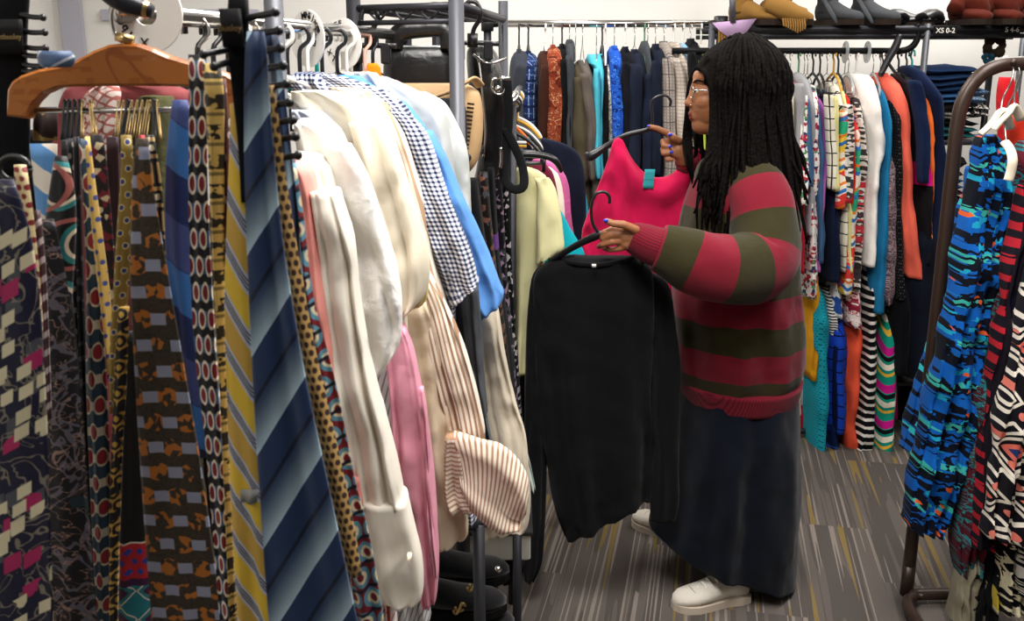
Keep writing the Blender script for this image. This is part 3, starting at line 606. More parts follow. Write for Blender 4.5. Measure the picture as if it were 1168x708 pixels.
def text(s, c, size, mt, parent, rot=(math.pi/2, 0, 0), name='lettering'):
    cu = bpy.data.curves.new('t', 'FONT'); cu.body = s; cu.size = size; cu.align_x = 'CENTER'; cu.align_y = 'CENTER'; cu.extrude = .0004; cu.offset = size*.012
    t = bpy.data.objects.new('t', cu); C.objects.link(t); dg = bpy.context.evaluated_depsgraph_get(); dg.update()
    me = bpy.data.meshes.new_from_object(t.evaluated_get(dg)); bpy.data.objects.remove(t)
    me.materials.clear(); me.materials.append(mt); o = bpy.data.objects.new(name, me); C.objects.link(o); o.parent = parent
    pl = WL[parent.name]; o.location = Vector(c)-pl; o.rotation_euler = rot; WL[o.name] = Vector(c); return o
sign(1078, 35, 'XS 0-2'); sign(1154, 34, 'S 4-6')
lace = mat('brown_floral_lace', '#4a3438', [('vein', '#a8959a', 30, .025, 3), ('vein', '#8f7c82', 55, .03, 2)], .85, .3)
navyf = sol('navy_jersey', '#141c33'); multi = mat('multicolour_stripe', '#e8e0d0', [('cell', '#d23c36', 24, 0, .25, .7), ('cell', '#2fa87e', 24, .25, .42, .7), ('cell', '#e6c23c', 24, .42, .56, .7), ('stripe', '#2f72b8', .08, .16, 60), ('stripe', '#e07a2c', .08, .12, 60, .3)], .85, .2)
knit = mat('nordic_knit', '#cfc8bd', [('cell', '#3a3638', 110, 0, .45, .4), ('and', '#b3303a', ('band', .33, .6), ('cell', 90, 0, .5, .5)), ('and', '#2b2829', ('band', .6, 2), ('cell', 90, 0, .45, .4))], .95, .4)
fl1 = mat('small_floral_print', '#e8e2dc', [('cell', '#b02a3c', 85, 0, .22), ('cell', '#27375e', 85, .28, .42), ('cell', '#5a8a5c', 85, .45, .52)], .85, .2)
wincheck = mat('cream_windowpane', '#ded8c4', [('stripe', '#26241f', .045, .1, 0), ('stripe', '#26241f', .045, .1, 90)], .85, .2)
U_ = [
 ('blouse', 'cream blouse nearest the locs on the two-tier rack', [(88, 890, 895), (96, 886, 900), (180, 884, 901), (290, 884, 901)], sol('cream_cotton', '#e6dccb'), 'wire'),
 ('cardigan', 'narrow crimson cardigan left of the heather grey sweater', [(90, 899, 902), (97, 896, 904), (170, 897, 905), (300, 897, 906)], sol('crimson_knit', '#a11a2c'), 'wire'),
 ('sweater', 'heather grey sweater on the green hook', [(83, 908, 913), (92, 904, 917), (130, 905, 920), (185, 904, 918), (260, 903, 916)], mat('heather_grey', '#97979a', (), .95, .4, fine=300), 'green'),
 ('shirt', 'white shirt with small red and navy flowers', [(92, 914, 919), (100, 911, 922), (180, 908, 922), (330, 905, 921)], fl1, 'wire'),
 ('shirt', 'faded denim shirt behind the orchid pink cardigan', [(100, 918, 921), (110, 914, 924), (190, 915, 929), (250, 914, 930), (290, 916, 928)], sol('mid_denim', '#3f5f84'), 'wire'),
 ('cardigan', 'orchid pink cardigan in front of the denim shirt', [(105, 924, 927), (112, 921, 930), (180, 921, 931), (235, 918, 926), (300, 916, 924)], sol('orchid_knit', '#a660a8'), 'black'),
 ('dress', 'long plain navy dress in the upper tier', [(102, 931, 936), (110, 927, 941), (180, 929, 944), (310, 926, 946)], navyf, 'black'),
 ('blouse', 'cream blouse with a thin black window check', [(92, 940, 945), (99, 938, 950), (190, 941, 954), (300, 940, 954)], wincheck, 'wire'),
 ('blouse', 'pale yellow blouse on the wooden-coloured hook', [(96, 948, 951), (103, 945, 956), (190, 948, 957), (300, 946, 958)], sol('pale_yellow', '#d9d193'), 'yellow'),
 ('blouse', 'small scarlet blouse between pale tops', [(98, 953, 956), (104, 950, 959), (135, 951, 960), (240, 951, 960)], sol('scarlet_cotton', '#cc2b22'), 'black'),
 ('blouse', 'striped multicolour blouse of red, green, yellow and blue', [(112, 959, 963), (120, 956, 967), (200, 953, 967), (300, 944, 962), (325, 942, 958)], multi, 'wire'),
 ('sweater', 'grey knitted sweater with red and black patterned bands', [(104, 963, 968), (112, 959, 974), (190, 958, 974), (290, 954, 970), (318, 955, 968)], knit, 'clear'),
 ('cardigan', 'bright white cardigan hanging wide in the upper tier', [(84, 968, 984), (92, 965, 992), (130, 968, 996), (165, 972, 998), (200, 970, 990), (294, 965, 987)], mat('white_knit', '#efebe4', (), .95, .45, wr=16), 'white'),
 ('top', 'blue jersey top between the white cardigan and brown lace', [(96, 993, 996), (103, 990, 1000), (180, 989, 1000), (345, 975, 998)], sol('azure_jersey', '#1c6f9c'), 'clear'),
 ('dress', 'brown dress with pale lace flowers', [(150, 993, 1002), (170, 990, 1006), (240, 987, 1010), (325, 984, 1008), (334, 990, 1004)], lace, 'clear'),
 ('dress', 'black sequinned dress left of the coral blazer', [(100, 1003, 1006), (108, 999, 1010), (200, 1001, 1014), (330, 1002, 1016)], mat('black_sequin', '#121214', [('dot', '#55555a', .012, .012, .18)], .5, .4), 'black'),
 ('blazer', 'coral blazer with a long straight sleeve', [(85, 999, 1010), (96, 997, 1018), (140, 1001, 1024), (200, 1003, 1027), (260, 1008, 1033), (306, 1012, 1040)], mat('coral_crepe', '#e56450', (), .85, .4, wr=9), 'white'),
 ('jacket', 'black sports jacket with a magenta pocket band', [(86, 1020, 1028), (96, 1016, 1038), (150, 1020, 1045), (175, 1026, 1047), (201, 1028, 1047), (290, 1026, 1048)], mat('black_magenta', '#131216', [('band', '#d8168c', .335, .425)], .7, .3), 'black'),
 ('top', 'orange top behind the black sports jacket', [(97, 1036, 1040), (108, 1034, 1047), (200, 1036, 1046), (278, 1036, 1046)], sol('orange_jersey', '#ee7030'), 'teal'),
 ('sweater', 'dark navy sweater last on the upper rail', [(76, 1031, 1037), (90, 1030, 1052), (130, 1042, 1062), (240, 1044, 1063), (300, 1034, 1058)], sol('deep_navy_knit', '#16223f'), 'black'),
 ('skirt', 'long dark navy skirt under the dark navy sweater', [(230, 1020, 1056), (300, 1012, 1060), (400, 1010, 1062), (418, 1014, 1058)], sol('ink_jersey', '#10141f'), None),
 ('skirt', 'black skirt dropping below the magenta banded jacket', [(280, 1000, 1018), (340, 1000, 1024), (412, 1000, 1024)], sol('soot_jersey', '#0e0f14'), None)]
for nm, lb, rows, mt, hk in U_: E(nm, lb, nm if nm != 'blazer' else 'jacket', rows, TY+.01, mt, .38, 'clothes on the upper tier', hk=hk, rail=TR, sleeve=nm not in ('skirt', 'top', 'dress') and 'magenta' not in lb and 'bright white' not in lb and 'coral' not in lb and rows[1][2]-rows[1][1] > 9)
for px, k in ((965, 'size'), (990, 'size')):
    c = at(px, 50, TY); c.z = TR-.005; d = M(); tube(d, [c+Vector((-.002, 0, 0)), c+Vector((.002, 0, 0))], .042, 24, smooth=False); o = obj('size_divider', d, HANG['clear'])
    tag(o, 'clear round size divider on the black rail, %s' % ('left of the white cardigan' if px < 980 else 'right of the white cardigan'), 'size divider')
m = M(); px_tube(m, [(1026, 40, TY-.05), (1022, 52, TY-.06), (1012, 70, TY-.08), (1004, 86, TY-.1)], [.012, .016, .014, .012]); px_tube(m, [(1012, 70, TY-.08), (1022, 84, TY-.09), (1038, 100, TY-.1)], .006)
o = obj('display_clip', m, black_plastic); tag(o, 'large black plastic hanger hooked over the end of the rail above the coral blazer', 'hanger')
bwh = mat('black_white_breton', '#101014', [('stripe', '#ece8e0', .035, .38, 90)], .9, .2)
Lw = [
 ('shirt', 'white shirt with pinkish red stripes beside the red sweater hem', [(300, 905, 912), (312, 900, 920), (420, 900, 922), (500, 903, 918)], mat('candy_stripe', '#f0e4dc', [('stripe', '#cf4450', .016, .38, 0)], .85, .2), .2),
 ('skirt', 'red skirt low behind the pink striped shirt', [(430, 902, 912), (515, 903, 915)], sol('red_cotton', '#b01c26'), .2),
 ('top', 'mustard yellow top under the turquoise crochet sleeve', [(300, 916, 922), (312, 913, 928), (415, 912, 926), (424, 914, 924)], sol('mustard_knit', '#dd9d1e'), .28),
 ('cardigan', 'turquoise crochet cardigan with a wide sleeve', [(318, 918, 928), (330, 915, 936), (384, 914, 940), (392, 918, 938), (480, 917, 934), (512, 917, 930)], mat('turquoise_crochet', '#1d9fb2', [('dot', '#0c5a68', .012, .012, .22)], .95, .4), .34),
 ('top', 'small top with fine black and white stripes', [(322, 935, 941), (332, 932, 946), (388, 932, 946)], mat('fine_breton', '#efece6', [('stripe', '#151519', .012, .45, 90)], .9, .2), .3),
 ('dress', 'cobalt blue dress with thin dark grid lines', [(345, 936, 946), (360, 931, 956), (430, 929, 958), (478, 928, 956)], mat('cobalt_grid', '#1741b4', [('stripe', '#0a1540', .05, .12, 90), ('stripe', '#0a1540', .04, .1, 0)], .8, .3), .34),
 ('blouse', 'white blouse with large burgundy flowers', [(292, 956, 963), (304, 952, 970), (358, 951, 972), (362, 955, 970)], mat('burgundy_floral', '#eee4dc', [('blob', '#8c2238', 26, .54), ('vein', '#b0475a', 40, .02, 1)], .85, .2), .36),
 ('trousers', 'coral orange trousers in the lower tier', [(355, 957, 970), (365, 953, 976), (440, 952, 974), (470, 950, 968), (502, 953, 972)], mat('orange_cotton', '#ee5a3c', (), .85, .4, wr=9), .3),
 ('dress', 'black and white horizontally striped dress', [(290, 975, 985), (350, 973, 988), (430, 970, 988), (515, 955, 984), (524, 956, 978)], bwh, .34),
 ('dress', 'wrap dress of teal, pink, white and black diagonal stripes', [(345, 995, 1005), (400, 988, 1012), (450, 984, 1012), (500, 983, 1008), (514, 985, 1000)], mat('teal_diagonal', '#12927c', [('stripe', '#f1ead8', .13, .16, 55), ('stripe', '#141418', .13, .12, 55, .2), ('stripe', '#c31a86', .13, .22, 55, .45), ('stripe', '#e6b53a', .13, .08, 55, .75)], .85, .3), .34),
 ('top', 'magenta top behind the diagonal striped dress', [(360, 1006, 1012), (400, 1002, 1018), (450, 1002, 1018), (468, 1004, 1016)], sol('magenta_satin', '#b8197c'), .2),
 ('dress', 'dark blue tie-print dress near the floor', [(440, 932, 946), (500, 930, 950), (522, 932, 948)], mat('dark_blue_blot', '#10224e', [('blob', '#2a56b0', 24, .56)], .85, .2), .3),
 ('dress', 'zigzag black and white dress with its hem near the floor', [(450, 922, 932), (510, 920, 936), (526, 924, 934)], mat('zigzag_mono', '#15151a', [('zig', '#d9d4ca', .05, .4, 1.2, .06)], .9, .2), .3),
 ('shirt', 'blue and white printed shirt under the multicolour blouse', [(300, 940, 946), (312, 938, 952), (352, 938, 952)], mat('delft_print', '#e4e6ea', [('cell', '#28509a', 40, 0, .4)], .85, .2), .3),
 ('dress', 'leopard spotted dress edge under the brown lace dress', [(300, 990, 1000), (330, 992, 1006), (346, 994, 1004)], mat('leopard_spots', '#b5a07c', [('cell', '#2c211a', 60, 0, .4)], .9, .2), .3),
 ('coat', 'long black coat at the back of the lower tier', [(300, 975, 1020), (320, 970, 1040), (400, 972, 1042), (425, 978, 1020)], sol('pitch_wool', '#0b0c10'), .2)]
for nm, lb, rows, mt, dp in Lw: E(nm, lb, nm, rows, TY+(.02 if dp > .25 else .14), mt, dp, 'clothes on the lower tier', hk=None, sleeve=False, folds=2)
m = M(); drape(m, [(425, 1022, 1040), (445, 1016, 1048), (490, 1014, 1050), (500, 1018, 1046)], TY+.3, .2, crumple=.03); px_tube(m, [(1024, 430, TY+.3), (1030, 412, TY+.3), (1038, 430, TY+.3)], .008)
o = obj('tote_bag', m, sol('dark_navy_nylon', '#171b28')); tag(o, 'slumped dark tote bag behind the lower rail end', 'bag')
# ---- things on the shoe shelf
SZ = TOP+.014
def onshelf(px, y): q = at(px, 30, y); return Vector((q.x, y, SZ))
tan_s = mat('tan_suede', '#8a6634', (), .9, .35, wr=20); gr_s = mat('slate_suede', '#3f4144', (), .9, .3, wr=20); ru_s = mat('rust_suede', '#48190f', (), .9, .4, wr=18); sole_d = hard('dark_sole', '#2a211c', .6)
shoe(onshelf(833, TY+.14), Vector((.5, -.6, 0)), .25, tan_s, sole_d, None, 'boot', label='tan suede boot standing upright left on the shoe shelf', cat='boot', group='tan fringed boots', shaft=.3, shaft_r=.05, laces=False)
shoe(onshelf(867, TY+.16), Vector((.45, -.6, 0)), .25, tan_s, sole_d, None, 'boot', label='tan suede boot flopped over with its fringe hanging past the shelf', cat='boot', group='tan fringed boots', shaft=.26, shaft_r=.055, laces=False, lean=.12, fringe=True)
m = M(); px_tube(m, [(878, 4, TY-.02), (893, 10, TY-.05), (906, 16, TY-.06), (918, 18, TY-.06)], [.05, .055, .05, .04], seg=14, sub=4, sy=.7)
ob = [o for o in C.objects if o.name.startswith('boot')][-1]; obj('fallen_shaft', m, tan_s, ob)
m = M()
for i in range(10): q = 893+i*2.7; px_tube(m, [(q, 21, TY-.1), (q+1, 29, TY-.11), (q+.5, 38-abs(i-6)*1.5, TY-.11)], .0035, seg=5)
obj('fringe', m, tan_s, ob)
m = M()
for i in range(4): q = 820+i*3; px_tube(m, [(q, 30, TY-.03), (q+.6, 40, TY-.03), (q, 50, TY-.03)], .005, seg=5)
obj('fringe', m, tan_s, [o for o in C.objects if o.name.startswith('boot')][0])
for px, lb in ((938, 'slate grey ankle boot with an open zip, left of its pair'), (978, 'slate grey ankle boot with a loose strap, right of its pair')):
    b_ = shoe(onshelf(px-5, TY+.14), Vector((.3, -.7, 0)), .24, gr_s, sole_d, None, 'ankle_boot', label=lb, cat='boot', group='slate ankle boots', shaft=.22, shaft_r=.045, laces=False)
    m = M(); px_tube(m, [(px+2, 0, TY+.05), (px+10, 14, TY-.02), (px+18, 27, TY-.04)], [.01, .012, .008], sy=.4); obj('strap', m, gr_s, b_)
for px, lb in ((1020, 'black bow flat, left of the two on the shelf'), (1060, 'black bow flat beside the XS 0-2 sign')):
    f = shoe(onshelf(px+(-12 if px < 1040 else 12), TY+.1), Vector((1 if px < 1040 else -1, -.3, 0)), .2, leather, sole_d, None, 'ballet_flat', sh=.6, label=lb, cat='shoe', group='black flats', laces=False)
    m = M(); c = at(px, 22, TY+.02)
    for s in (-1, 1): tube(m, [c, c+Vector((s*.03, -.01, .014)), c+Vector((s*.05, 0, -.002)), c+Vector((s*.025, 0, -.01)), c], [.004, .012, .012, .01, .004], 8, 4)
    obj('bow', m, black_fabric, f)
for px, ln, lb in ((1085, .04, 'rust suede boot slouching by the XS 0-2 sign'), (1118, .08, 'rust suede boot folded over its shaft, middle of the shelf end'), (1150, .05, 'rust suede boot lying at the picture edge above the S 4-6 sign')):
    b_ = shoe(onshelf(px, TY+.12), Vector((.2, -.9, 0)), .22, ru_s, sole_d, None, 'boot', label=lb, cat='boot', group='rust suede boots', shaft=.17, shaft_r=.045, laces=False, lean=ln)
    m = M(); px_tube(m, [(px+3, 12, TY), (px+14, 2, TY+.03), (px+28, 6, TY), (px+36, 20, TY-.02)], [.03, .04, .045, .03], seg=12, wob=.2); obj('folded_shaft', m, ru_s, b_)
m = M(); V = [at(813, 26, TY-.03), at(863, 21, TY-.03), at(852, 36, TY-.04), at(837, 46, TY-.04), at(822, 36, TY-.04)]
V2 = [p+Vector((0, .012, 0)) for p in V]; m.add(V+V2, [(0, 1, 2, 3, 4), (9, 8, 7, 6, 5)]+[(i, i+5, (i+1) % 5+5, (i+1) % 5) for i in range(5)])
o = obj('paper_cone', m, sol('lilac_paper', '#c3a3c9', bump=.05)); tag(o, 'lilac paper cone on the shelf corner above the locs', 'paper decoration')
m = M(); px_tube(m, [(835, -12, TY-.03), (836, 26, TY-.03)], .012); o = obj('metal_post', m, grey_metal); tag(o, 'short grey metal post rising beside the tan boots', 'post')
# scrunchie on a pole, folded stacks
m = M(); q = at(1131, 64, TY+.1); rail(m, (q.x, TY+.1, q.z), (q.x, TY+.1, 0.02), .013); rail(m, (q.x-.15, TY+.1, .02), (q.x+.15, TY+.1, .02), .013); o = obj('accessory_pole', m, dark_metal); tag(o, 'dark metal pole carrying two scrunchies', 'pole')
def scrunch(px, py, R, r, mt, lb):
    m = M(); c = at(px, py, TY+.06); rnd = random.Random(px)
    for i in range(13): a = i/13*6.283; ball(m, c+Vector((R*math.cos(a), rnd.uniform(-.01, .01), R*math.sin(a))), r*rnd.uniform(.8, 1.25), 8, 6)
    o = obj('scrunchie', m, mt); tag(o, lb, 'scrunchie', 'scrunchies on the pole')
scrunch(1135, 52, .03, .018, sol('brown_velvet', '#2e2219'), 'brown ruffled scrunchie on top of the dark pole'); scrunch(1127, 66, .014, .01, sol('petrol_velvet', '#1e4154'), 'small petrol blue scrunchie below the brown scrunchie')
fy = TY+.16
m = M(); s1 = at(1075, 159, fy); s2 = at(1075, 285, fy)
for s in (s1, s2, Vector((s1.x, fy, .25))): box(m, (s.x+.2, fy, s.z), (.86, .36, .018))
for x in (s1.x-.18, s1.x+.58):
    for y in (fy-.17, fy+.17): rail(m, (x, y, s1.z+.01), (x, y, 0), .012)
o = obj('shelving_unit', m, dark_metal, smooth=False); tag(o, 'dark metal shelf unit holding folded jeans and sweaters', 'shelf')
def folded(px, y0, y1, wpx, mt, lb, cat, name, n=3, top=None):
    a, b = at(px-wpx/2, y0, fy-.13), at(px+wpx/2, y1, fy-.13); hh = (a.z-b.z); m = M(); w_ = b.x-a.x; rnd = random.Random(int(px+y0))
    for i in range(n):
        z = b.z+hh*(i+.5)/n; r = hh/n*.53; dx = rnd.uniform(-.008, .008)
        V = []; N_ = 22; rings = 7
        for q in range(rings):
            f = -1+2*q/(rings-1); e = (1-abs(f)**6)**.5*.97+.03
            for k in range(N_):
                t = 2*math.pi*k/N_; ca, sa = math.cos(t), math.sin(t)
                x = math.copysign(abs(ca)**.4, ca)*w_/2*(1-.03*abs(f)); yy = math.copysign(abs(ca)**.01, 1)*f*.14
                p = Vector((a.x+w_/2+dx+x, fy+yy, z+math.copysign(abs(sa)**.8, sa)*r*1.15*e))
                p += noise.noise_vector(p*13+Vector((px, 0, 0)))*.014; V.append(p)
        m.add(V, [(q*N_+k, q*N_+(k+1) % N_, (q+1)*N_+(k+1) % N_, (q+1)*N_+k) for q in range(rings-1) for k in range(N_)]+[tuple(range(N_-1, -1, -1)), tuple((rings-1)*N_+k for k in range(N_))])
    o = obj(name, m, mt); tag(o, lb, cat, 'folded clothes on the shelf unit')
jean = lambda n, c: mat(n, c, [('stripe', c, .003, .4, 60)], .9, .4, var=.2)
folded(1086, 76, 92, 66, jean('indigo_jean', '#22385c'), 'indigo jeans on top of the upper stack', 'jeans', 'folded_jeans', 2)
folded(1086, 92, 106, 70, jean('dark_jean', '#1d3354'), 'dark jeans second from the top of the upper stack', 'jeans', 'folded_jeans', 2)
folded(1078, 106, 119, 58, jean('mid_jean', '#2f5680'), 'mid blue jeans third from the top of the upper stack', 'jeans', 'folded_jeans', 2)
folded(1110, 101, 119, 34, mat('acid_denim', '#4f6a8c', [('blob', '#9fb3c8', 60, .56)], .9, .3), 'acid-washed denim poking out on the right of the upper stack', 'jeans', 'folded_jeans', 2)
folded(1085, 119, 127, 62, sol('stack_black', '#17171b'), 'black sweater under the mid blue jeans', 'sweater', 'folded_sweater', 1)
folded(1083, 127, 137, 56, mat('ruffle_mono', '#dcd8d0', [('stripe', '#1c1c20', .012, .45, 0)], .9, .3), 'white and black ruffled knit in the upper stack', 'sweater', 'folded_sweater', 2)
folded(1118, 119, 133, 24, mat('zebra_fold', '#e6e0d6', [('vein', '#17171a', 60, .09, 1)], .9, .3), 'zebra print top at the right of the upper stack', 'top', 'top', 2)
folded(1085, 137, 145, 60, sol('stack_black', '#17171b'), 'black top between ruffled knit and teal sweater', 'top', 'top', 1)
folded(1084, 145, 158, 62, sol('stack_teal', '#1c5a5e'), 'dark teal sweater at the bottom of the upper stack', 'sweater', 'folded_sweater', 2)
folded(1080, 180, 204, 44, sol('stack_char', '#2e2b2c'), 'charcoal sweater on top of the lower stack', 'sweater', 'folded_sweater', 2)
folded(1078, 204, 218, 44, jean('stack_blue', '#214a7c'), 'blue jeans second in the lower stack', 'jeans', 'folded_jeans', 2)
folded(1078, 218, 231, 42, sol('stack_plum', '#451730'), 'plum sweater in the lower stack', 'sweater', 'folded_sweater', 2)
folded(1078, 231, 246, 44, sol('stack_black', '#17171b'), 'black sweater above the royal blue one', 'sweater', 'folded_sweater', 2)
folded(1078, 246, 262, 44, sol('stack_royal', '#1b48a4'), 'royal blue sweater in the lower stack', 'sweater', 'folded_sweater', 2)
folded(1078, 262, 280, 44, sol('stack_red', '#7c1b22'), 'dark red sweater at the bottom of the lower stack', 'sweater', 'folded_sweater', 2)
# ================================================================ SHIRT RACK (left, running away from the camera)
RZ = 1.652
def railp(Y): return Vector((-.465+(Y-1.28)*.15, Y, RZ))
m = M(); rail(m, railp(1.24), railp(2.62), .0125)
sr = obj('garment_rack', m, chrome); tag(sr, 'chrome rail of dress shirts running back from the tie display', 'clothes rack')
p = railp(2.6); q = M(); rail(q, (p.x, p.y, p.z), (p.x, p.y, .02), .014); obj('upright', q, dark_metal, sr)
p = railp(1.66); q = M(); rail(q, (p.x, p.y, p.z), (p.x, p.y, .02), .014); obj('upright', q, dark_metal, sr)
# shelving frame around the rail
def post(px, y0, Y, r=.014, z1=1.76):
    c = at(px, y0, Y); m = M(); rail(m, (c.x, Y, z1), (c.x, Y, .0), r, 14); return m
FL, FR, BR, BL = at(315, 60, 1.32), at(521, 60, 2.2), at(574, 60, 3.0), at(412, 50, 2.75)
m = post(315, 60, 1.32, .0125, 1.9)
su = obj('shelving_post', m, grey_metal); tag(su, 'grey steel post between the neckties and the white shirts', 'post')
SH = at(520, 6, 2.2).z
m = post(521, 60, 2.2, .0165, SH+.05); wr_ = obj('wire_shelving', m, grey_metal); tag(wr_, 'dark wire shelf unit with bags hanging and lying in it', 'shelf')
obj('upright', post(574, 60, 3.0, .014, SH+.05), grey_metal, wr_); obj('upright', post(405, 60, 2.35, .0165, SH+.05), dark_metal, wr_); obj('upright', post(498, 60, 3.05, .013, SH+.05), dark_metal, wr_)
A, B, D, E4 = at(521, 60, 2.2), at(574, 60, 3.0), at(405, 60, 2.35), at(498, 60, 3.05)
for zz, nm in ((SH, 'top_shelf'), (1.375, 'lower_shelf')):
    m = M()
    P4 = [Vector((v.x, v.y, zz)) for v in (A, B, E4, D)]
    for a, b in ((0, 1), (1, 2), (2, 3), (3, 0)): rail(m, P4[a], P4[b], .011 if a == 0 else .008)
    for i in range(1, 22): f = i/22; rail(m, P4[3].lerp(P4[2], f), P4[0].lerp(P4[1], f), .0022, 5)
    for f in (.3, .7): rail(m, P4[3].lerp(P4[0], f)-Vector((0, 0, .008)), P4[2].lerp(P4[1], f)-Vector((0, 0, .008)), .004, 6)
    if zz == SH:   # truss zigzag under the lip
        for i in range(8): a = P4[3].lerp(P4[0], i/8); b = P4[3].lerp(P4[0], (i+1)/8); rail(m, a-Vector((0, 0, .002 if i % 2 else .03)), b-Vector((0, 0, .03 if i % 2 else .002)), .003, 5)
        rail(m, P4[3]-Vector((0, 0, .032)), P4[0]-Vector((0, 0, .032)), .006)
    obj(nm, m, dark_metal, wr_)
def shirt(lb, rows, Y, mt, th, parts=(), cat='shirt', name='dress_shirt', hk=None, group='dress shirts on the left rail', **kw):
    kw.setdefault('folds', 2.2); kw.setdefault('amp', .007); kw.setdefault('crumple', .013); kw.setdefault('step', .012); kw.setdefault('nu', 26); kw.setdefault('vex', 2.8)
    o = G(name, lb, cat, rows, Y, mt, th, group, parts, seed=sum(map(ord, lb)) % 991, **kw)
    if hk: 
        p = railp(Y); hanger(p, .05, hk, '%s hanger inside the %s' % (hk if hk != 'wire' else 'thin wire', lb.split(' with ')[0]), 'hangers on the left rail', wd=.2)
    return o
W = lambda n, c, L=(), **k: mat(n, c, L, .85, k.pop('bump', .3), **k)
pink_s = W('salmon_cotton', '#ee9c92'); ivory = W('ivory_cotton', '#ece4d6', wr=10); white_q = W('white_quilt', '#efece8', bump=.55, wr=34); pblue = W('pale_blue_cotton', '#c9d3e6')
fine_st = W('grey_hairline_stripe', '#e9e8e8', [('stripe', '#9a9da6', .009, .3, 20)]); cream = W('cream_linen', '#eadfc8', wr=9); buff = W('buff_cotton', '#dccbb0')
rose = W('rose_oxford', '#e39aae'); beige_st = W('beige_stripe', '#ece2d4', [('stripe', '#b9977a', .009, .42, 0)]); beige_st2 = W('beige_stripe_sleeve', '#ece2d4', [('stripe', '#a9866a', .0085, .45, 0)])
ging = W('navy_gingham', '#eceaea', [('stripe', '#8b90a4', .0085, .5, 0), ('stripe', '#8b90a4', .0085, .5, 90), ('and', '#1d2440', ('stripe', .0085, .5, 0), ('stripe', .0085, .5, 90))])
sky = W('cornflower_oxford', '#5f93d6', bump=.4); lgrey = W('light_grey_cotton', '#b3b5b4'); dgrey = W('pale_grey_cotton', '#c6c9c6'); slate = W('slate_cotton', '#5e6268'); chino = W('stone_chino', '#d8ccb8', bump=.4)
shirt('light grey shirt farthest back on the left rail by the post', [(104, 470, 486), (118, 460, 508), (140, 462, 522), (165, 466, 532), (200, 470, 536), (240, 488, 537), (320, 500, 538), (470, 500, 538)], 2.14, dgrey, .09, hk='white')
shirt('grey shirt with a drooping collar between the gingham and pale grey shirts', [(88, 412, 440), (100, 405, 470), (122, 420, 500), (160, 440, 515), (220, 470, 520), (300, 490, 522), (480, 500, 525)], 2.05, lgrey, .09, [('collar', [(82, 408, 430), (92, 404, 440), (104, 418, 446)], 2.0, None, .06)], hk='black')
shirt('pink shirt showing only its shoulder behind the grey shirts', [(92, 438, 452), (104, 440, 474), (120, 450, 490), (200, 470, 500)], 2.11, rose, .06, hk='white')
shirt('cornflower blue short-sleeved shirt behind the gingham shirt', [(94, 388, 420), (106, 384, 440), (124, 400, 470), (170, 430, 500), (240, 470, 528), (296, 500, 540), (420, 500, 535)], 1.96, sky, .09, [('sleeve', [(150, 468, 492), (190, 478, 514), (240, 494, 536), (290, 512, 560), (318, 523, 571), (530, 352, 577, 332), (545, 365, 574, 342)], 1.90, None, .06), ('collar', [(88, 384, 412), (97, 382, 420), (110, 392, 424)], 1.92, None, .06)], hk='black')
shirt('stone coloured cotton shirt reaching below the striped cuff', [(300, 520, 552), (340, 528, 566), (400, 540, 576), (460, 545, 588), (500, 552, 600), (560, 552, 604), (595, 545, 602), (548, 610, 598, 600)], 2.0, chino, .06)
shirt('slate grey shirt with two hanging sleeves beside the gingham shirt', [(320, 506, 530), (350, 512, 540), (420, 520, 548), (480, 532, 558), (512, 542, 564)], 1.9, slate, .05, [('sleeve', [(325, 520, 545), (360, 520, 548), (420, 532, 552), (470, 540, 556)], 1.86, W('dark_slate_cotton', '#4c4f55'), .045)])
shirt('navy and white gingham shirt with a wide elbow-length sleeve', [(86, 338, 376), (98, 334, 420), (116, 350, 454), (150, 380, 478), (220, 420, 500), (300, 470, 520), (430, 480, 520), (585, 470, 545)], 1.84, ging, .1, [('sleeve', [(125, 420, 462), (150, 436, 486), (200, 454, 504), (250, 473, 524), (290, 490, 541), (320, 502, 547), (513, 350, 548, 316)], 1.78, None, .06), ('collar', [(82, 335, 366), (92, 330, 372), (108, 338, 392)], 1.79, None, .07)], hk='black')
shirt('beige and white striped shirt with its big rolled cuff hanging out', [(100, 380, 410), (112, 390, 436), (150, 405, 462), (220, 430, 482), (300, 455, 498), (360, 470, 512), (430, 470, 520), (560, 470, 535)], 1.76, beige_st, .09,
      [('sleeve', [(300, 464, 486), (340, 474, 508), (390, 484, 530), (440, 498, 544), (480, 508, 552), (505, 510, 552)], 1.68, beige_st2, .06),
       ('cuff', [(526, 556, 519, 491), (532, 573, 545, 498), (545, 589, 575, 511), (560, 603, 597, 534), (573, 609, 604, 552), (591, 603, 603, 572)], 1.62, W('beige_stripe_cuff', '#ece2d4', [('stripe', '#b08c70', .0085, .42, 75)]), .03, dict(folds=1.6, amp=.004, crumple=.008, vex=4)),
       ('inner_cuff', [(492, 510, 527), (520, 507, 530), (545, 505, 536), (566, 507, 541), (578, 514, 546)], 1.63, W('beige_stripe_turned', '#e2d6c8', [('stripe', '#b08c70', .0085, .42, 90)]), .03)], hk='white')
shirt('cream linen shirt with a long sleeve and yellowed cuff edge', [(104, 334, 380), (116, 334, 424), (132, 345, 440), (180, 370, 452), (260, 400, 462), (340, 420, 466), (480, 430, 470)], 1.62, cream, .12,
      [('sleeve', [(140, 398, 440), (180, 408, 456), (230, 420, 472), (280, 432, 484), (315, 440, 488), (340, 448, 484), (354, 456, 470)], 1.54, None, .075), ('cuff_edge', [(300, 466, 486), (318, 466, 491), (338, 462, 489), (347, 460, 480)], 1.57, W('yellow_lining', '#dccf8a'), .05)], hk='wire')
shirt('buff coloured cotton shirt below the cream sleeve', [(340, 456, 486), (380, 458, 500), (450, 466, 514), (520, 474, 522), (580, 484, 530), (606, 488, 532), (492, 626, 526, 610)], 1.66, buff, .05)
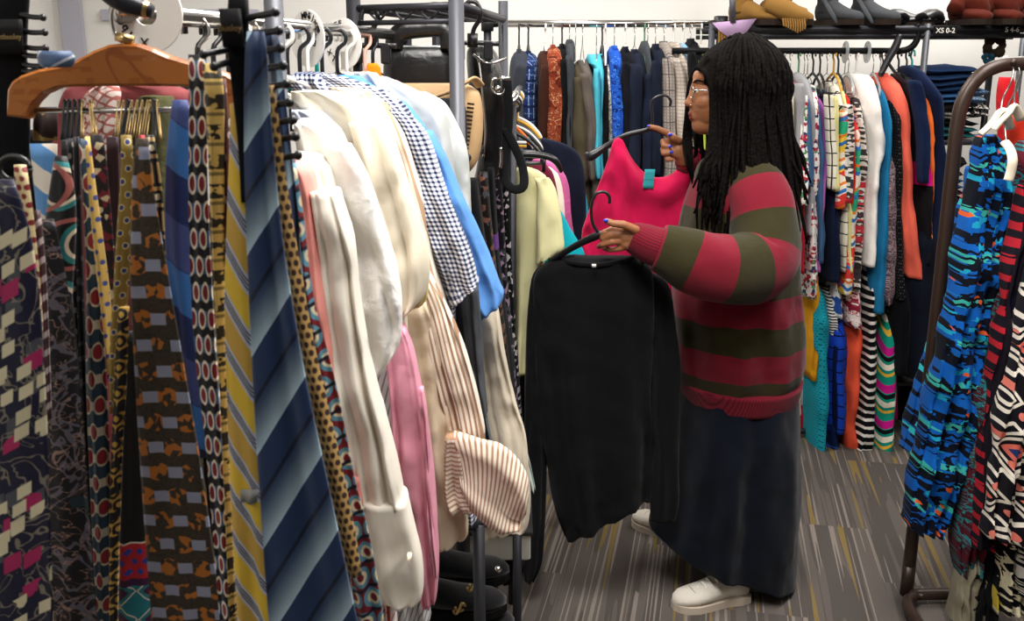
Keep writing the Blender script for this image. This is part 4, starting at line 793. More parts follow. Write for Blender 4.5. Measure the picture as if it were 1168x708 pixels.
shirt('pale blue shirt showing one shoulder above the white quilted sleeve', [(124, 336, 360), (134, 336, 382), (152, 345, 396), (182, 352, 402), (260, 356, 404), (400, 360, 404)], 1.58, pblue, .08, hk='white')
shirt('rose pink oxford shirt with a stitched seam in the middle of the rail', [(372, 440, 462), (400, 440, 472), (450, 444, 482), (520, 452, 492), (600, 464, 498), (650, 474, 499), (484, 686, 498, 678)], 1.5, rose, .05, [('front_placket', [(440, 473, 482), (520, 483, 492), (620, 490, 497), (650, 492, 498)], 1.475, None, .012)])
shirt('white shirt with grey hairline stripes showing below the ivory cuff', [(380, 416, 448), (430, 414, 452), (500, 430, 456), (560, 436, 458), (620, 436, 474), (680, 446, 490), (444, 706, 494, 700)], 1.52, fine_st, .04)
shirt('white quilted shirt with a loose short sleeve', [(138, 340, 364), (150, 338, 388), (190, 344, 405), (260, 352, 415), (360, 370, 420), (460, 380, 430), (560, 390, 440)], 1.44, white_q, .1, [('sleeve', [(165, 372, 402), (200, 376, 420), (250, 384, 438), (300, 396, 452), (345, 406, 461), (380, 412, 459), (415, 426, 452, 396), (417, 432, 432, 424)], 1.37, None, .065, dict(folds=1))], hk='wire')
shirt('ivory long-sleeved shirt with a buttoned cuff at the rail front', [(176, 334, 360), (190, 334, 378), (260, 342, 394), (340, 354, 404), (420, 366, 414), (520, 384, 430), (600, 400, 440), (690, 410, 444)], 1.34, ivory, .09,
      [('sleeve', [(215, 356, 384), (280, 364, 402), (360, 374, 414), (440, 388, 430), (520, 400, 453), (570, 408, 463)], 1.28, None, .06), ('cuff', [(564, 407, 464), (600, 410, 473), (635, 414, 481), (660, 420, 483), (676, 430, 482), (683, 444, 474)], 1.275, None, .058, dict(folds=1.5, amp=.004, crumple=.008, vex=3.2)), ('button', [(628, 462, 467), (633, 462, 467)], 1.235, cream_plastic, .004)])
shirt('salmon pink shirt next to the neckties', [(186, 332, 348), (200, 332, 360), (260, 338, 368), (340, 346, 378), (420, 358, 392), (500, 370, 404), (545, 380, 412)], 1.28, pink_s, .06, [('cuff', [(538, 386, 412), (555, 389, 414), (570, 393, 415)], 1.265, None, .05)])
shirt('white shirt with fine red checks at the bottom beside the ties', [(600, 400, 440), (650, 414, 446), (708, 420, 452), (760, 424, 456)], 1.3, W('red_windowpane', '#f0e6e0', [('stripe', '#b8434f', .022, .13, 0), ('stripe', '#b8434f', .022, .13, 90)]), .06)
shirt('pale mint tag-like shirt tail beyond the stone shirt', [(486, 578, 590), (510, 584, 598), (540, 592, 606), (560, 600, 610)], 2.2, W('mint_cotton', '#c6d2cc'), .015)  # a hanging tag, modelled with the shirt builder
# garments left of the post behind the ties
shirt('dusty rose satin shirt behind the wooden hanger', [(92, 96, 150), (104, 80, 214), (130, 70, 218), (200, 66, 216), (400, 80, 220), (640, 100, 240)], 1.42, W('dusty_rose_satin', '#8c4a4c', wr=8), .08)
shirt('checked pale red shirt seen through the wooden hanger', [(98, 120, 134), (110, 96, 138), (140, 96, 136), (200, 96, 130)], 1.34, W('pale_red_check', '#e6d4cc', [('stripe', '#b56a62', .01, .25, 30), ('stripe', '#b56a62', .01, .25, 120)]), .04)
shirt('olive textured shirt left of the royal blue striped tie', [(112, 170, 192), (124, 160, 198), (200, 158, 200), (400, 170, 214), (620, 190, 236)], 1.3, W('olive_knit', '#45452a', bump=.5, wr=40), .06)
for i, (rows, Y, lb, c) in enumerate([([(150, -60, 60), (300, -60, 90), (720, -30, 120)], 1.5, 'long black coat deep behind the leftmost ties', '#0c0c10'), ([(190, 40, 190), (400, 60, 210), (720, 90, 260)], 1.47, 'black overcoat behind the hanging row of ties', '#0e0d10'), ([(240, 180, 335), (420, 200, 370), (720, 240, 420)], 1.45, 'dark maroon coat behind the striped ties', '#1a0d12')]):  # dark filler garments, added so the gaps between the ties stay dark
    shirt(lb, rows, Y, mat('coat_%s' % 'abc'[i], c, (), .95, .3), .1, cat='coat', name='overcoat')
# extra hangers near the post, colours as seen
for k, (Y, kd, lb) in enumerate([(1.44, 'black', 'black plastic hanger in the cluster of four left of the grey post'), (1.49, 'black', 'second black hanger of the cluster left of the grey post'), (1.54, 'black', 'third black hanger of the cluster left of the grey post'), (1.59, 'white', 'white hanger behind the black cluster'), (1.78, 'black', 'black hanger just right of the grey post'), (1.88, 'white', 'white hanger in front of the teal one'), (1.93, 'teal', 'teal hanger against the second size disc'), (2.06, 'white', 'white hanger by the third size disc'), (2.3, 'black', 'black hanger near the orange tag'), (2.24, 'pink', 'peach plastic hanger behind the pale blue collar')]):
    hanger(railp(Y), random.uniform(.9, 1.1), kd, lb, 'hangers on the left rail', wd=.3)
disc_m = hard('disc_white', '#e6e2dc', .35); ink = hard('black_marker', '#1a1a1e', .6)
def disc(px, py, Y, R, rot, labeltxt, lb):
    c = at(px, py, Y); e = empty('size_disc', c, lb, 'size divider'); m = M(); n = 40; ri = R*.3
    ax = Vector((math.cos(rot), math.sin(rot), 0)); nn = Vector((math.sin(rot), -math.cos(rot), 0)); V = []
    for d, r in ((.0015, ri), (.0015, R), (-.0015, R), (-.0015, ri)):
        for k in range(n): a = 2*math.pi*k/n; V.append(c+ax*(math.cos(a)*r)+Vector((0, 0, math.sin(a)*r))+nn*d)
    m.add(V, [(q*n+k, q*n+(k+1) % n, ((q+1) % 4)*n+(k+1) % n, ((q+1) % 4)*n+k) for q in range(4) for k in range(n)]); obj('disc', m, disc_m, e, False)
    for ch, a, rr in labeltxt:
        a = math.radians(a); pos = c+ax*(math.cos(a)*R*rr)+Vector((0, 0, math.sin(a)*R*rr))+nn*.0025
        o = text(ch, pos, R*.32, ink, e); q = Matrix.Rotation(rot, 4, 'Z') @ Matrix.Rotation(math.pi/2, 4, 'X') @ Matrix.Rotation(a-math.pi/2+(math.pi if a > math.pi*1.01 else 0)*0, 4, 'Z'); o.rotation_euler = q.to_euler()
def arc(s, a0, a1, rr): n = max(1, len(s)-1); return [(ch, a0+(a1-a0)*i/n, rr) for i, ch in enumerate(s) if ch != ' ']
disc(167, 16, 1.262, .046, -.12, arc('2XGbT X', 158, 262, .72), 'large white size disc with handwriting above the wooden hanger')
o = [x for x in C.objects if x.name.startswith('size_disc')][0]
disc(351, 44, 1.93, .052, -.75, arc('MENS Large', 100, 20, .8)+arc('Medium', 60, -20, .5), 'white handwritten size disc in the middle of the hangers')
disc(391, 50, 2.14, .052, -.6, arc('LARGE', 165, 95, .78)+arc('XLT', 205, 250, .75), 'white handwritten size disc nearest the wire shelf')
m = M(); drape(m, [(72, 413, 425), (80, 415, 434), (92, 416, 435), (98, 420, 436)], 2.28, .004); o = obj('hanger_tag', m, white_plastic); tag(o, 'white plastic tag with an orange oval among the hangers', 'tag')
m = M(); drape(m, [(72, 420, 430), (77, 417, 434), (87, 417, 435), (92, 420, 432)], 2.27, .006); obj('orange_oval', m, hard('orange_print', '#ee8a1c', .5), o)
# clip hangers on the wire shelf
for px, top, bot, Y, lb in ((424, 9, 55, 2.33, 'black clip hanger hooked on the shelf wire left of the briefcase'), (541, 2, 52, 2.5, 'black clip hanger hooked on the shelf wire right of the steel post')):
    m = M(); px_tube(m, [(px-26, bot-4, Y), (px-4, bot-3, Y), (px+8, bot-3, Y), (px+28, bot-2, Y)], .006); px_tube(m, [(px-2, bot-14, Y), (px-2, bot+2, Y)], .013)
    o = obj('clip_hanger', m, black_plastic); tag(o, lb, 'hanger', 'clip hangers on the wire shelf')
    m = M(); px_tube(m, [(px-2, bot-12, Y), (px, bot-20, Y), (px+6, bot-30, Y), (px+7, top+10, Y), (px+2, top+1, Y), (px-6, top, Y), (px-11, top+6, Y), (px-12, top+14, Y)], .0055); obj('hook', m, black_plastic, o)
    for s in (-1, 1): c = at(px+s*16, bot, Y); obj('clip', box(M(), (c.x, c.y, c.z-.012), (.022, .022, .045)), black_plastic, o, False)
# ---- bags
m = M(); drape(m, [(52, 442, 508), (60, 439, 516), (80, 438, 518), (100, 438, 519)], 2.5, [.06, .09, .1, .1], vex=4)
b_ = obj('briefcase', m, leather); tag(b_, 'black leather briefcase with a big cut-out handle on the wire shelf', 'bag')
m = M(); px_tube(m, [(449, 55, 2.46), (452, 42, 2.46), (462, 35, 2.46), (485, 33, 2.46), (503, 33, 2.46), (511, 40, 2.46), (513, 56, 2.46)], [.022, .022, .022, .02, .02, .022, .022], seg=10, sy=.6); obj('handle', m, leather, b_)
tanl = mat('tan_leather', '#c3a074', (), .5, .3, sheen=0, wr=20, spec=.4)
m = M(); drape(m, [(95, 448, 530), (104, 446, 546), (130, 450, 551), (160, 458, 550), (185, 480, 544), (202, 500, 530)], 2.36, [.08, .1, .11, .11, .1, .06], vex=3)
b_ = obj('handbag', m, tanl); tag(b_, 'tan leather handbag with laced seam hanging beside the steel post', 'bag')
m = M(); px_tube(m, [(476, 122, 2.3), (492, 112, 2.29), (514, 104, 2.29), (530, 95, 2.3), (540, 90, 2.32), (548, 98, 2.35)], .011, sy=.4, seg=8); obj('strap', m, tanl, b_)
m = M()
for i in range(16): y = 118+i*4.6; px_tube(m, [(533-i*.55, y, 2.30), (541-i*.6, y+1, 2.30)], .0025, seg=5)
obj('lacing', m, hard('dark_lace', '#3c2a1c', .7), b_)
m = M(); drape(m, [(112, 497, 522), (122, 494, 531), (160, 497, 533), (190, 504, 530)], 2.28, .03, vex=3); obj('denim_pocket', m, sol('charcoal_denim', '#30333a'), b_)
m = M(); px_tube(m, [(506, 120, 2.25), (508, 128, 2.25), (513, 132, 2.25), (512, 138, 2.25), (508, 136, 2.25)], .003, seg=6); obj('clasp', m, chrome, b_)
m = M(); drape(m, [(50, 540, 556), (60, 534, 566), (90, 534, 574), (130, 540, 577), (165, 546, 576), (195, 543, 572), (206, 540, 562)], 2.62, [.1, .14, .16, .16, .16, .13, .08], vex=3, crumple=.015)
b_ = obj('shoulder_bag', m, leather); tag(b_, 'black leather shoulder bag with a silver ring, hanging right of the tan bag', 'bag')
m = M(); px_tube(m, [(540, 62, 2.52), (551, 70, 2.5), (561, 72, 2.5), (573, 68, 2.52), (577, 66, 2.55)], .003, seg=6); px_tube(m, [(545, 60, 2.52), (550, 100, 2.5), (554, 150, 2.5), (551, 180, 2.5)], .003, seg=6); obj('zip', m, chrome, b_)
m = M(); px_tube(m, [(562, 90, 2.5), (561, 100, 2.5), (566, 107, 2.5), (574, 106, 2.5), (577, 96, 2.5), (577, 90, 2.5), (560, 90, 2.5)], .0032, seg=6); px_tube(m, [(566, 89, 2.5), (582, 90, 2.5)], .006, seg=8); ball(m, at(568, 101, 2.5), .008); obj('ring_buckle', m, chrome, b_)
m = M(); px_tube(m, [(578, 92, 2.5), (580, 130, 2.5), (577, 170, 2.5), (575, 200, 2.48), (584, 215, 2.46), (597, 212, 2.47), (596, 190, 2.5), (586, 165, 2.5), (576, 145, 2.5)], .012, sy=.3, seg=8); obj('strap', m, black_fabric, b_)
m = M(); px_tube(m, [(571, 168, 2.46), (572, 180, 2.46), (571, 192, 2.46)], .004, seg=6); obj('zip_pull', m, chrome, b_)
# ---- dark dresses hanging under the lower shelf bar
spk = lambda n, c, d, s=.014: mat(n, c, [('cell', d, 90, 0, .2), ('cell', '#3a3a40', 90, .2, .3)], .9, .3)
for rows, Y, mt, lb in [([(205, 528, 545), (300, 534, 558), (420, 545, 578), (600, 560, 590), (655, 566, 592)], 2.30, mat('black_dress_a', '#0d0d0f', (), .9, .3), 'plain black dress hanging nearest below the bag shelf'),
    ([(198, 545, 556), (300, 552, 566), (420, 562, 582), (640, 576, 598)], 2.42, spk('brown_speck', '#15100f', '#5c3c30'), 'black dress with brown flecks below the bag shelf'),
    ([(192, 556, 564), (300, 560, 571), (420, 566, 586), (620, 580, 598)], 2.52, mat('black_violet', '#101013', [('band', '#5b3478', .16, .2)], .9, .3), 'black dress with a violet band at the chest'),
    ([(188, 562, 572), (300, 566, 578), (420, 572, 588), (560, 582, 600)], 2.62, spk('lilac_speck', '#16131a', '#8a7388'), 'black dress with lilac speckles'),
    ([(184, 570, 579), (300, 574, 585), (420, 578, 592), (560, 584, 602)], 2.72, spk('white_speck', '#101012', '#b5aeb0'), 'black dress with white speckles in the dark row'),
    ([(205, 578, 590), (300, 580, 592), (392, 584, 592)], 2.8, mat('bronze_print', '#17110c', [('vein', '#5a4023', 40, .04, 1)], .8, .3), 'short dark dress with bronze swirls beside the yellow-green shirt')]:
    G('dress', lb if len(lb.split()) > 3 else lb+' dress', 'dress', rows, Y, mt, .1, 'dark dresses under the bag shelf', folds=2, amp=.006, seed=int(rows[0][1]), step=.03)
# ---- low stand with box and loafers under the shirts
SY = 1.95
m = M(); a, b = at(478, 606, SY), at(560, 596, SY+.12); 
def stand_leg(px, py, Y, r=.012):
    c = at(px, py, Y); m = M(); rail(m, (c.x, Y, c.z), (c.x, Y, 0), r); return m, c
m, c1 = stand_leg(546, 598, 1.85, .0125); st = obj('shoe_stand', m, dark_metal); tag(st, 'low black metal stand under the shirts holding a box and loafers', 'stand')
m, c2 = stand_leg(590, 598, 2.2, .011); obj('leg', m, dark_metal, st)
m, c3 = stand_leg(560, 602, 2.28, .011); obj('leg', m, dark_metal, st)
c4 = Vector((c1.x-.42, c1.y-.02, c1.z)); m = M(); rail(m, c4, (c4.x, c4.y, 0), .012); obj('leg', m, dark_metal, st)
m = M(); z = c1.z; pts = [Vector((p.x, p.y, z)) for p in (c1, c2, c3+Vector((-.42, .0, 0)), c4)]
for i in range(4): rail(m, pts[i], pts[(i+1) % 4], .012)
rail(m, pts[0], pts[0]+(pts[1]-pts[0])*.35+Vector((0, 0, -.05)), .01); obj('top_rail', m, dark_metal, st)
zz = at(560, 706, 2.0).z-.03; m = M(); ctr = (pts[0]+pts[1]+pts[2]+pts[3])/4; box(m, (ctr.x, ctr.y, zz-.008), (.44, .36, .012)); obj('shoe_shelf', m, dark_metal, st, False)
zb = z-.055; m = M(); a, b = at(500, 642, 2.2), at(596, 606, 2.2)
box(m, ((a.x+b.x)/2-.02, 2.3, (a.z+b.z)/2+.0), (b.x-a.x+.08, .2, .075), bev=.006); o = obj('storage_box', m, sol('greige_card', '#a9a59c', bump=.05), smooth=False); tag(o, 'pale grey cardboard box behind the black stand legs', 'box')
m = M(); box(m, ((a.x+b.x)/2-.02, 2.3, (a.z+b.z)/2+.038), (b.x-a.x+.09, .21, .012)); obj('lid', m, sol('dark_lid', '#2c2b2c', bump=.05), o, False)
vel = mat('black_velvet', '#0b0b0d', (), .85, .3, sheen=.3)
for i, (px, py, lb) in enumerate(((583, 680, 'black loafer with a gold horsebit, upper one of the nested pair'), (592, 704, 'black loafer with a gold horsebit, lower one of the nested pair'), (586, 645, 'plain black shoe behind the loafers with a silver stud'))):
    t = at(px, py, 1.98+.1*(i == 2)); h = Vector((t.x-.27, t.y-.03, t.z)); h.z = t.z-.02
    s = shoe(h, Vector((1, .06, 0)), .26, vel, hard('black_sole', '#101010', .6), None, 'loafer', sh=.8, label=lb, cat='shoe', group='black loafers on the low stand', laces=False)
    if i < 2:
        q = [(527, 690), (541, 660)][i] if 0 else [(540, 668), (524, 694)][i]; m = M(); Yb = 1.9
        px_tube(m, [(q[0]-7, q[1]+2, Yb), (q[0]-4, q[1]+6, Yb), (q[0], q[1]+1, Yb), (q[0]+3, q[1]-6, Yb), (q[0]+7, q[1]-3, Yb)], .0035, seg=6); px_tube(m, [(q[0]-5, q[1]-2, Yb), (q[0]-1, q[1]+3, Yb), (q[0]+5, q[1]+1, Yb)], .003, seg=6); obj('horsebit', m, gold, s)
    else: obj('stud', ball(M(), at(568, 649, 1.95), .008), chrome, s)
# ================================================================ T-SHIRTS BETWEEN THE SHELVES AND THE JACKETS
MZ = at(583, 112, 2.9).z
m = M(); rail(m, (.0, 2.66, MZ), (.03, 3.85, MZ), .012); mr = obj('garment_rack', m, chrome); tag(mr, 'short chrome rail of t-shirts hanging behind the yellow-green tee', 'clothes rack')
for y in (2.7, 3.8): q = M(); rail(q, (.0 if y < 3 else .03, y, MZ), (.0 if y < 3 else .03, y, 0), .012); obj('upright', q, dark_metal, mr)
TS = [
 ('dark navy t-shirt behind the coloured tees', 'tshirt', [(158, 604, 622), (166, 600, 650), (182, 602, 664), (220, 610, 668), (300, 616, 668), (420, 616, 660)], 3.3, sol('dark_navy_jersey', '#171b2a'), 'yellow'),
 ('turquoise blue t-shirt edge beside the taupe coat', 'tshirt', [(170, 640, 655), (200, 650, 664), (250, 652, 672), (300, 650, 668)], 3.45, sol('lagoon_jersey', '#1d9ab4'), 'teal'),
 ('bubblegum pink textured t-shirt', 'tshirt', [(182, 608, 624), (190, 604, 638), (210, 608, 648), (250, 612, 652), (300, 616, 658), (330, 616, 650)], 3.12, mat('pink_knit', '#c8659e', (), .95, .6, wr=40), 'orange'),
 ('cream t-shirt between the pink and maroon tees', 'tshirt', [(188, 604, 622), (197, 602, 636), (230, 606, 643), (300, 608, 646)], 3.03, sol('cream_jersey', '#e6d9c8'), 'white'),
 ('maroon t-shirt behind the yellow-green tee', 'tshirt', [(185, 600, 618), (195, 598, 630), (230, 602, 637), (300, 606, 640)], 2.96, sol('maroon_jersey', '#6a1f34'), 'black'),
 ('turquoise t-shirt below the yellow-green sleeve', 'tshirt', [(226, 610, 628), (238, 608, 638), (262, 612, 652), (290, 612, 667), (301, 608, 660), (330, 602, 630), (420, 600, 628)], 2.86, sol('turquoise_jersey', '#14a0b0'), None),
 ('yellow-green t-shirt with a rolled short sleeve', 'tshirt', [(192, 589, 606), (200, 587, 622), (225, 587, 628), (290, 587, 622), (360, 588, 614), (424, 588, 604)], 2.76, mat('celery_jersey', '#ddd8a6', (), .9, .35, fine=500, wr=12), 'black')]
for lb, nm, rows, Y, mt, hk in TS:
    o = G(nm, lb if len(lb.split()) > 3 else lb+' shirt', 't-shirt', rows, Y, mt, .06, 't-shirts on the short rail', folds=1.5, amp=.006, seed=int(Y*100), step=.02, crumple=.006)
    if 'rolled' in lb: obj('sleeve', drape(M(), [(203, 608, 626), (215, 612, 634), (240, 611, 640), (268, 611, 643), (611, 290, 643, 284), (611, 300, 626, 294)], 2.70, [.03, .05, .06, .06, .06, .04], folds=1, amp=.004, crumple=.008), mt, o)
    if 'sleeve' in lb and 'below' in lb: pass
    if hk: hanger(Vector((.0+(Y-2.66)*.025, Y, MZ)), -.1, {'orange': 'black', 'teal': 'white'}.get(hk, hk), '%s hanger inside the %s' % ({'orange': 'black', 'teal': 'white'}.get(hk, hk), lb.split(' behind')[0]), 'hangers on the short rail', wd=.16)
m = M(); px_tube(m, [(590, 182, 2.66), (598, 176, 2.66), (622, 178, 2.66), (634, 184, 2.66), (640, 196, 2.68)], [.006, .009, .009, .009, .005]); px_tube(m, [(621, 178, 2.66), (620, 196, 2.66)], .005); o = obj('clothes_hanger', m, black_plastic); tag(o, 'black plastic hanger lying flat over the yellow-green t-shirt', 'hanger')
for i, (px, c, lb) in enumerate(((587, 'orange', 'orange hanger shoulder in the tangle above the tees'), (592, 'white', 'white hanger shoulder in the tangle above the tees'), (597, 'orange', 'coral hanger shoulder in the tangle above the tees'), (603, 'yellow', 'yellow hanger shoulder in the tangle above the tees'))):
    Y = 2.85+i*.1; m = M(); px_tube(m, [(px-6, 140+i*5, Y), (px+2, 146+i*6, Y), (px+12, 156+i*5, Y), (px+17, 164+i*5, Y)], .005); o = obj('clothes_hanger', m, HANG[c]); tag(o, lb, 'hanger')
for rows, Y, mt, lb in [([(420, 598, 636), (470, 600, 642), (524, 610, 640)], 3.25, sol('mulberry_jersey', '#3a1420'), 'dark maroon top low between the black sweater sleeve and body'), ([(400, 560, 600), (480, 570, 618), (640, 580, 612)], 2.9, sol('night_jersey', '#0e0f12'), 'long black skirt low behind the stone shirt')]:
    G('top' if 'top' in lb else 'skirt', lb, 'clothing', rows, Y, mt, .12, folds=2)

# ================================================================ NECKTIES
def tie(lb, rows, Y, mt, th=.007, group='neckties on the left display', tip=True, parts=(), **kw):
    kw.setdefault('nu', 8); kw.setdefault('folds', 1.); kw.setdefault('amp', .003); kw.setdefault('step', .02)
    o = G('necktie', lb, 'necktie', rows, Y, mt, th, group, parts, seed=sum(map(ord, lb)) % 983, vex=1.7, **kw); return o
T_ = lambda n, c, L=(), **k: mat(n, c, L, .55, .18, sheen=.1, fine=1200, wr=30, spec=.35, **k)
shard = T_('shard_print', '#131230', [('shard', '#4a4c54', 52, .55, .8, .42), ('vein', '#7c7668', 24, .016, 2), ('shard', '#a8235c', 50, .0, .22, .4), ('shard', '#cfc6a6', 40, .3, .62, .26), ('shard', '#d8cfae', 58, .1, .55, .36)])
tie('wide navy tie with cream shards and magenta triangles at the left edge', [(205, -12, 16), (260, -30, 34), (340, -40, 46), (480, -50, 54), (720, -60, 64)], .86, shard)
tie('black tie with dim grey and cream brushstrokes beside the shard tie', [(250, 46, 62), (340, 48, 80), (480, 50, 96), (600, 50, 104), (720, 50, 112)], .98, T_('dim_floral', '#0e0d12', [('vein', '#5a5560', 16, .03, 2), ('vein', '#8c6f62', 22, .012, 3), ('blob', '#1d2f38', 22, .64)]))
tie('cream tie with dark red dots next to the leather ring', [(188, 16, 30), (240, 21, 38), (310, 30, 46), (370, 40, 50), (400, 44, 50)], .9, T_('cream_dot', '#d6c292', [('dot', '#7a1a20', .008, .008, .34)]))
tie('thin twisted maroon and grey tie', [(240, 40, 46), (300, 44, 52), (380, 48, 56), (480, 52, 60)], .93, T_('twist', '#3c1a22', [('stripe', '#a99a9a', .014, .35, 50)]))
tie('light blue tie with broad cream diagonals', [(164, 34, 66), (200, 38, 66), (250, 44, 66), (300, 50, 64)], 1.12, T_('blue_cream', '#5e94cc', [('stripe', '#efe6d6', .042, .5, -52)]))
tie('black tie with large teal, cream and salmon rings', [(178, 62, 76), (215, 56, 84), (260, 50, 86), (330, 50, 82), (400, 58, 76), (470, 62, 72)], 1.0, T_('ring_print', '#0f0e12', [('ring', '#2d7f80', .06, .06, .42, .8, .5, .4), ('ring', '#e3d3bc', .06, .06, .34, .84, .5, .4), ('ring', '#a35c56', .075, .06, .46, .84, .5, .1)]))
for i, (rows, mt, lb) in enumerate([([(158, 75, 84), (240, 76, 86), (400, 82, 96), (720, 98, 118)], T_('cord_black', '#111013', [('dot', '#8a8078', .008, .012, .25)]), 'slim black tie with tiny beige ticks'), ([(156, 84, 91), (240, 86, 94), (400, 90, 100), (600, 100, 114)], T_('deep_grey', '#1a1a1e', [('blob', '#54525a', 90, .6)]), 'slim charcoal tie on the black hooks'), ([(160, 70, 78), (300, 70, 80), (450, 76, 92), (720, 90, 108)], T_('night_floral', '#0b0a0e', [('blob', '#5a3f34', 40, .62), ('blob', '#2c5350', 60, .64)]), 'slim black tie with dim green and brown flowers')]): tie(lb, rows, 1.06-.01*i, mt)
chain = T_('chain_oval', '#21394a', [('square', '#b8b09c', .014, .03, .17, 0, .5, .5), ('dot', '#8c1c28', .014, .03, .26, 0, .5), ('ring', '#cfc0a2', .014, .03, .36, .78, .5)])
tie('teal tie with a red oval and cream chain pattern', [(158, 90, 97), (240, 95, 106), (330, 98, 114), (420, 98, 122), (560, 104, 128), (720, 112, 132)], 1.02, chain)
tie('slim butter yellow tie with blue flecks', [(156, 97, 102), (240, 103, 112), (330, 112, 124), (400, 122, 129), (430, 125, 129)], 1.0, T_('butter', '#d2ae5c', [('dot', '#3a4a8c', .007, .011, .24)]))
tie('dark tie with cream and burgundy mosaic left of the gold ties', [(154, 102, 118), (200, 107, 124), (300, 114, 132), (400, 124, 134)], 1.06, T_('mosaic', '#1a1418', [('cell', '#6e1c26', 130, 0, .3), ('cell', '#c9b893', 130, .3, .42)]))
tie('deep burgundy tie behind the gold tie', [(156, 122, 136), (240, 124, 138), (360, 128, 140), (460, 130, 138)], 1.08, T_('burgundy_plain', '#2c0f16'))
tie('old gold tie with small blue flowers', [(154, 138, 150), (200, 138, 153), (260, 134, 152), (330, 130, 148), (400, 126, 142), (470, 126, 136)], .99, T_('old_gold', '#8c7434', [('dot', '#d8c890', .011, .013, .28), ('dot', '#2d3a78', .011, .013, .2)]))
tie('gold and black chain tie running down beside the plain black tie', [(350, 136, 148), (420, 132, 146), (520, 128, 140), (620, 126, 136), (720, 126, 135)], .97, T_('gold_chain', '#c39a42', [('ring', '#15141a', .012, .014, .48, .5), ('stripe', '#15141a', .026, .3, 60)]))
tie('slim black and tan geometric tie beside the brown squares tie', [(154, 166, 176), (200, 172, 184), (250, 176, 188), (300, 182, 190)], .98, T_('tan_geo', '#141318', [('square', '#a98a58', .018, .024, .42), ('square', '#141318', .018, .024, .26), ('dot', '#d8cda8', .018, .024, .13)]))
tie('slim red and navy tie on the gold hooks', [(154, 158, 165), (200, 160, 168), (260, 164, 172)], 1.0, T_('red_navy', '#1a1c34', [('stripe', '#a81e28', .02, .4, 0)]))
panel = T_('diamond_panel', '#0f0e11', [('band', '#b51f2a', .246, .290), ('and', '#2b3c92', ('diamond', .0125, .0125, .36), ('band', .248, .288)), ('band', '#e0d6c0', .2445, .2465), ('band', '#3c1440', .290, .299), ('band', '#1f7c88', .299, .36), ('and', '#4a1a40', ('diamond', .036, .036, .3, 0, 0), ('band', .301, .36)), ('and', '#e8e0cc', ('diamond', .036, .036, .5, .9, 0), ('band', .299, .36))])
tie('black tie ending in a red panel with blue diamonds', [(378, 138, 156), (460, 136, 162), (560, 134, 166), (640, 132, 170), (720, 134, 178)], 1.02, panel)
brown = T_('brown_squares', '#3b3226', [('blob', '#2c251c', 300, .56), ('and', '#b06a24', ('cell', 150, 0, .5), ('dot', .034, .027, .36, 0, .5, .5)), ('square', '#9398ae', .034, .027, .22, 0, .5)])
tie('wide brown tie with grey squares and orange leaf clusters', [(158, 156, 170), (200, 152, 174), (260, 150, 184), (340, 150, 198), (440, 155, 216), (560, 162, 236), (720, 174, 258)], .95, brown)
tie('royal and sky blue diagonal block tie', [(114, 197, 214), (150, 192, 217), (220, 188, 217), (300, 190, 222), (360, 198, 230), (440, 206, 240), (520, 214, 246)], 1.0, T_('blue_blocks', '#15275c', [('stripe', '#39477e', .12, .33, -55), ('stripe', '#2f66a8', .12, .33, -55, .34)]))
ovals = T_('oval_ladder', '#15151c', [('square', '#3c5c86', .0095, .026, .3, 0, .5, .5), ('dot', '#7c1c26', .0095, .026, .3, 0, .5), ('ring', '#e8dcc6', .0095, .026, .4, .7, .5)])
tie('slim dark tie with red ovals, white rims and blue bars', [(62, 215, 236), (90, 216, 238), (160, 216, 237), (260, 216, 240), (400, 222, 248), (520, 236, 256), (720, 252, 268)], .93, ovals)
tie('mustard tie with black leopard bars hanging from the tie rack', [(72, 230, 252), (110, 234, 256), (200, 238, 256), (300, 242, 256), (440, 250, 260), (580, 257, 266), (720, 262, 272)], .92, T_('leopard_bars', '#d3b264', [('and', '#2a2318', ('stripe', .027, .5, 90), ('blob', 110, .46)), ('stripe', '#7c6a3c', .027, .12, 90, .4)]))
tie('slim maroon tie with pale dashes', [(90, 251, 258), (160, 253, 262), (240, 254, 264), (300, 255, 262)], .925, T_('maroon_dash', '#4c1420', [('dot', '#b8a89a', .01, .02, .2)]))
yst = T_('yellow_regimental', '#e2bd3c', [('stripe', '#c9a246', .051, .5, -30, -.1), ('stripe', '#bcc0d0', .0255, .38, -30), ('stripe', '#3c3a3c', .0255, .05, -30, -.09), ('stripe', '#3c3a3c', .0255, .05, -30, -.17), ('stripe', '#3c3a3c', .0255, .05, -30, -.25)])
tie('yellow tie with grey and black regimental stripes', [(118, 262, 276), (160, 262, 280), (240, 259, 282), (340, 256, 286), (440, 258, 292), (560, 262, 305), (720, 272, 322)], .9, yst, parts=[('care_label', [(558, 274, 302), (572, 275, 303)], .893, hard('grey_label', '#8e8c88', .7), .003)])
bigb = T_('blue_gradient_stripe', '#1c3358', [('grad', '#a9c4d2', .049, .56, 215), ('stripe', '#0d1830', .049, .07, 215, -.5)])
tie('broad navy tie with fading pale blue diagonals, folded over a rack pin', [(36, 282, 302), (60, 280, 305), (110, 279, 308), (180, 279, 314), (260, 281, 322), (340, 284, 334), (440, 289, 352), (560, 296, 378), (720, 308, 412)], .87, bigb, nu=12, parts=[('rear_tail', [(38, 302, 318), (80, 308, 322), (160, 318, 331), (240, 325, 340), (300, 334, 344), (400, 346, 356)], .92, None, .006)])
tie('slim honey tie with brown ovals beside the broad navy tie', [(97, 304, 314), (120, 306, 316), (200, 312, 326), (300, 325, 342), (400, 342, 360), (500, 362, 383), (600, 382, 404), (655, 394, 413)], .885, T_('honey_oval', '#c9a160', [('dot', '#3c2420', .0055, .0085, .36)]))
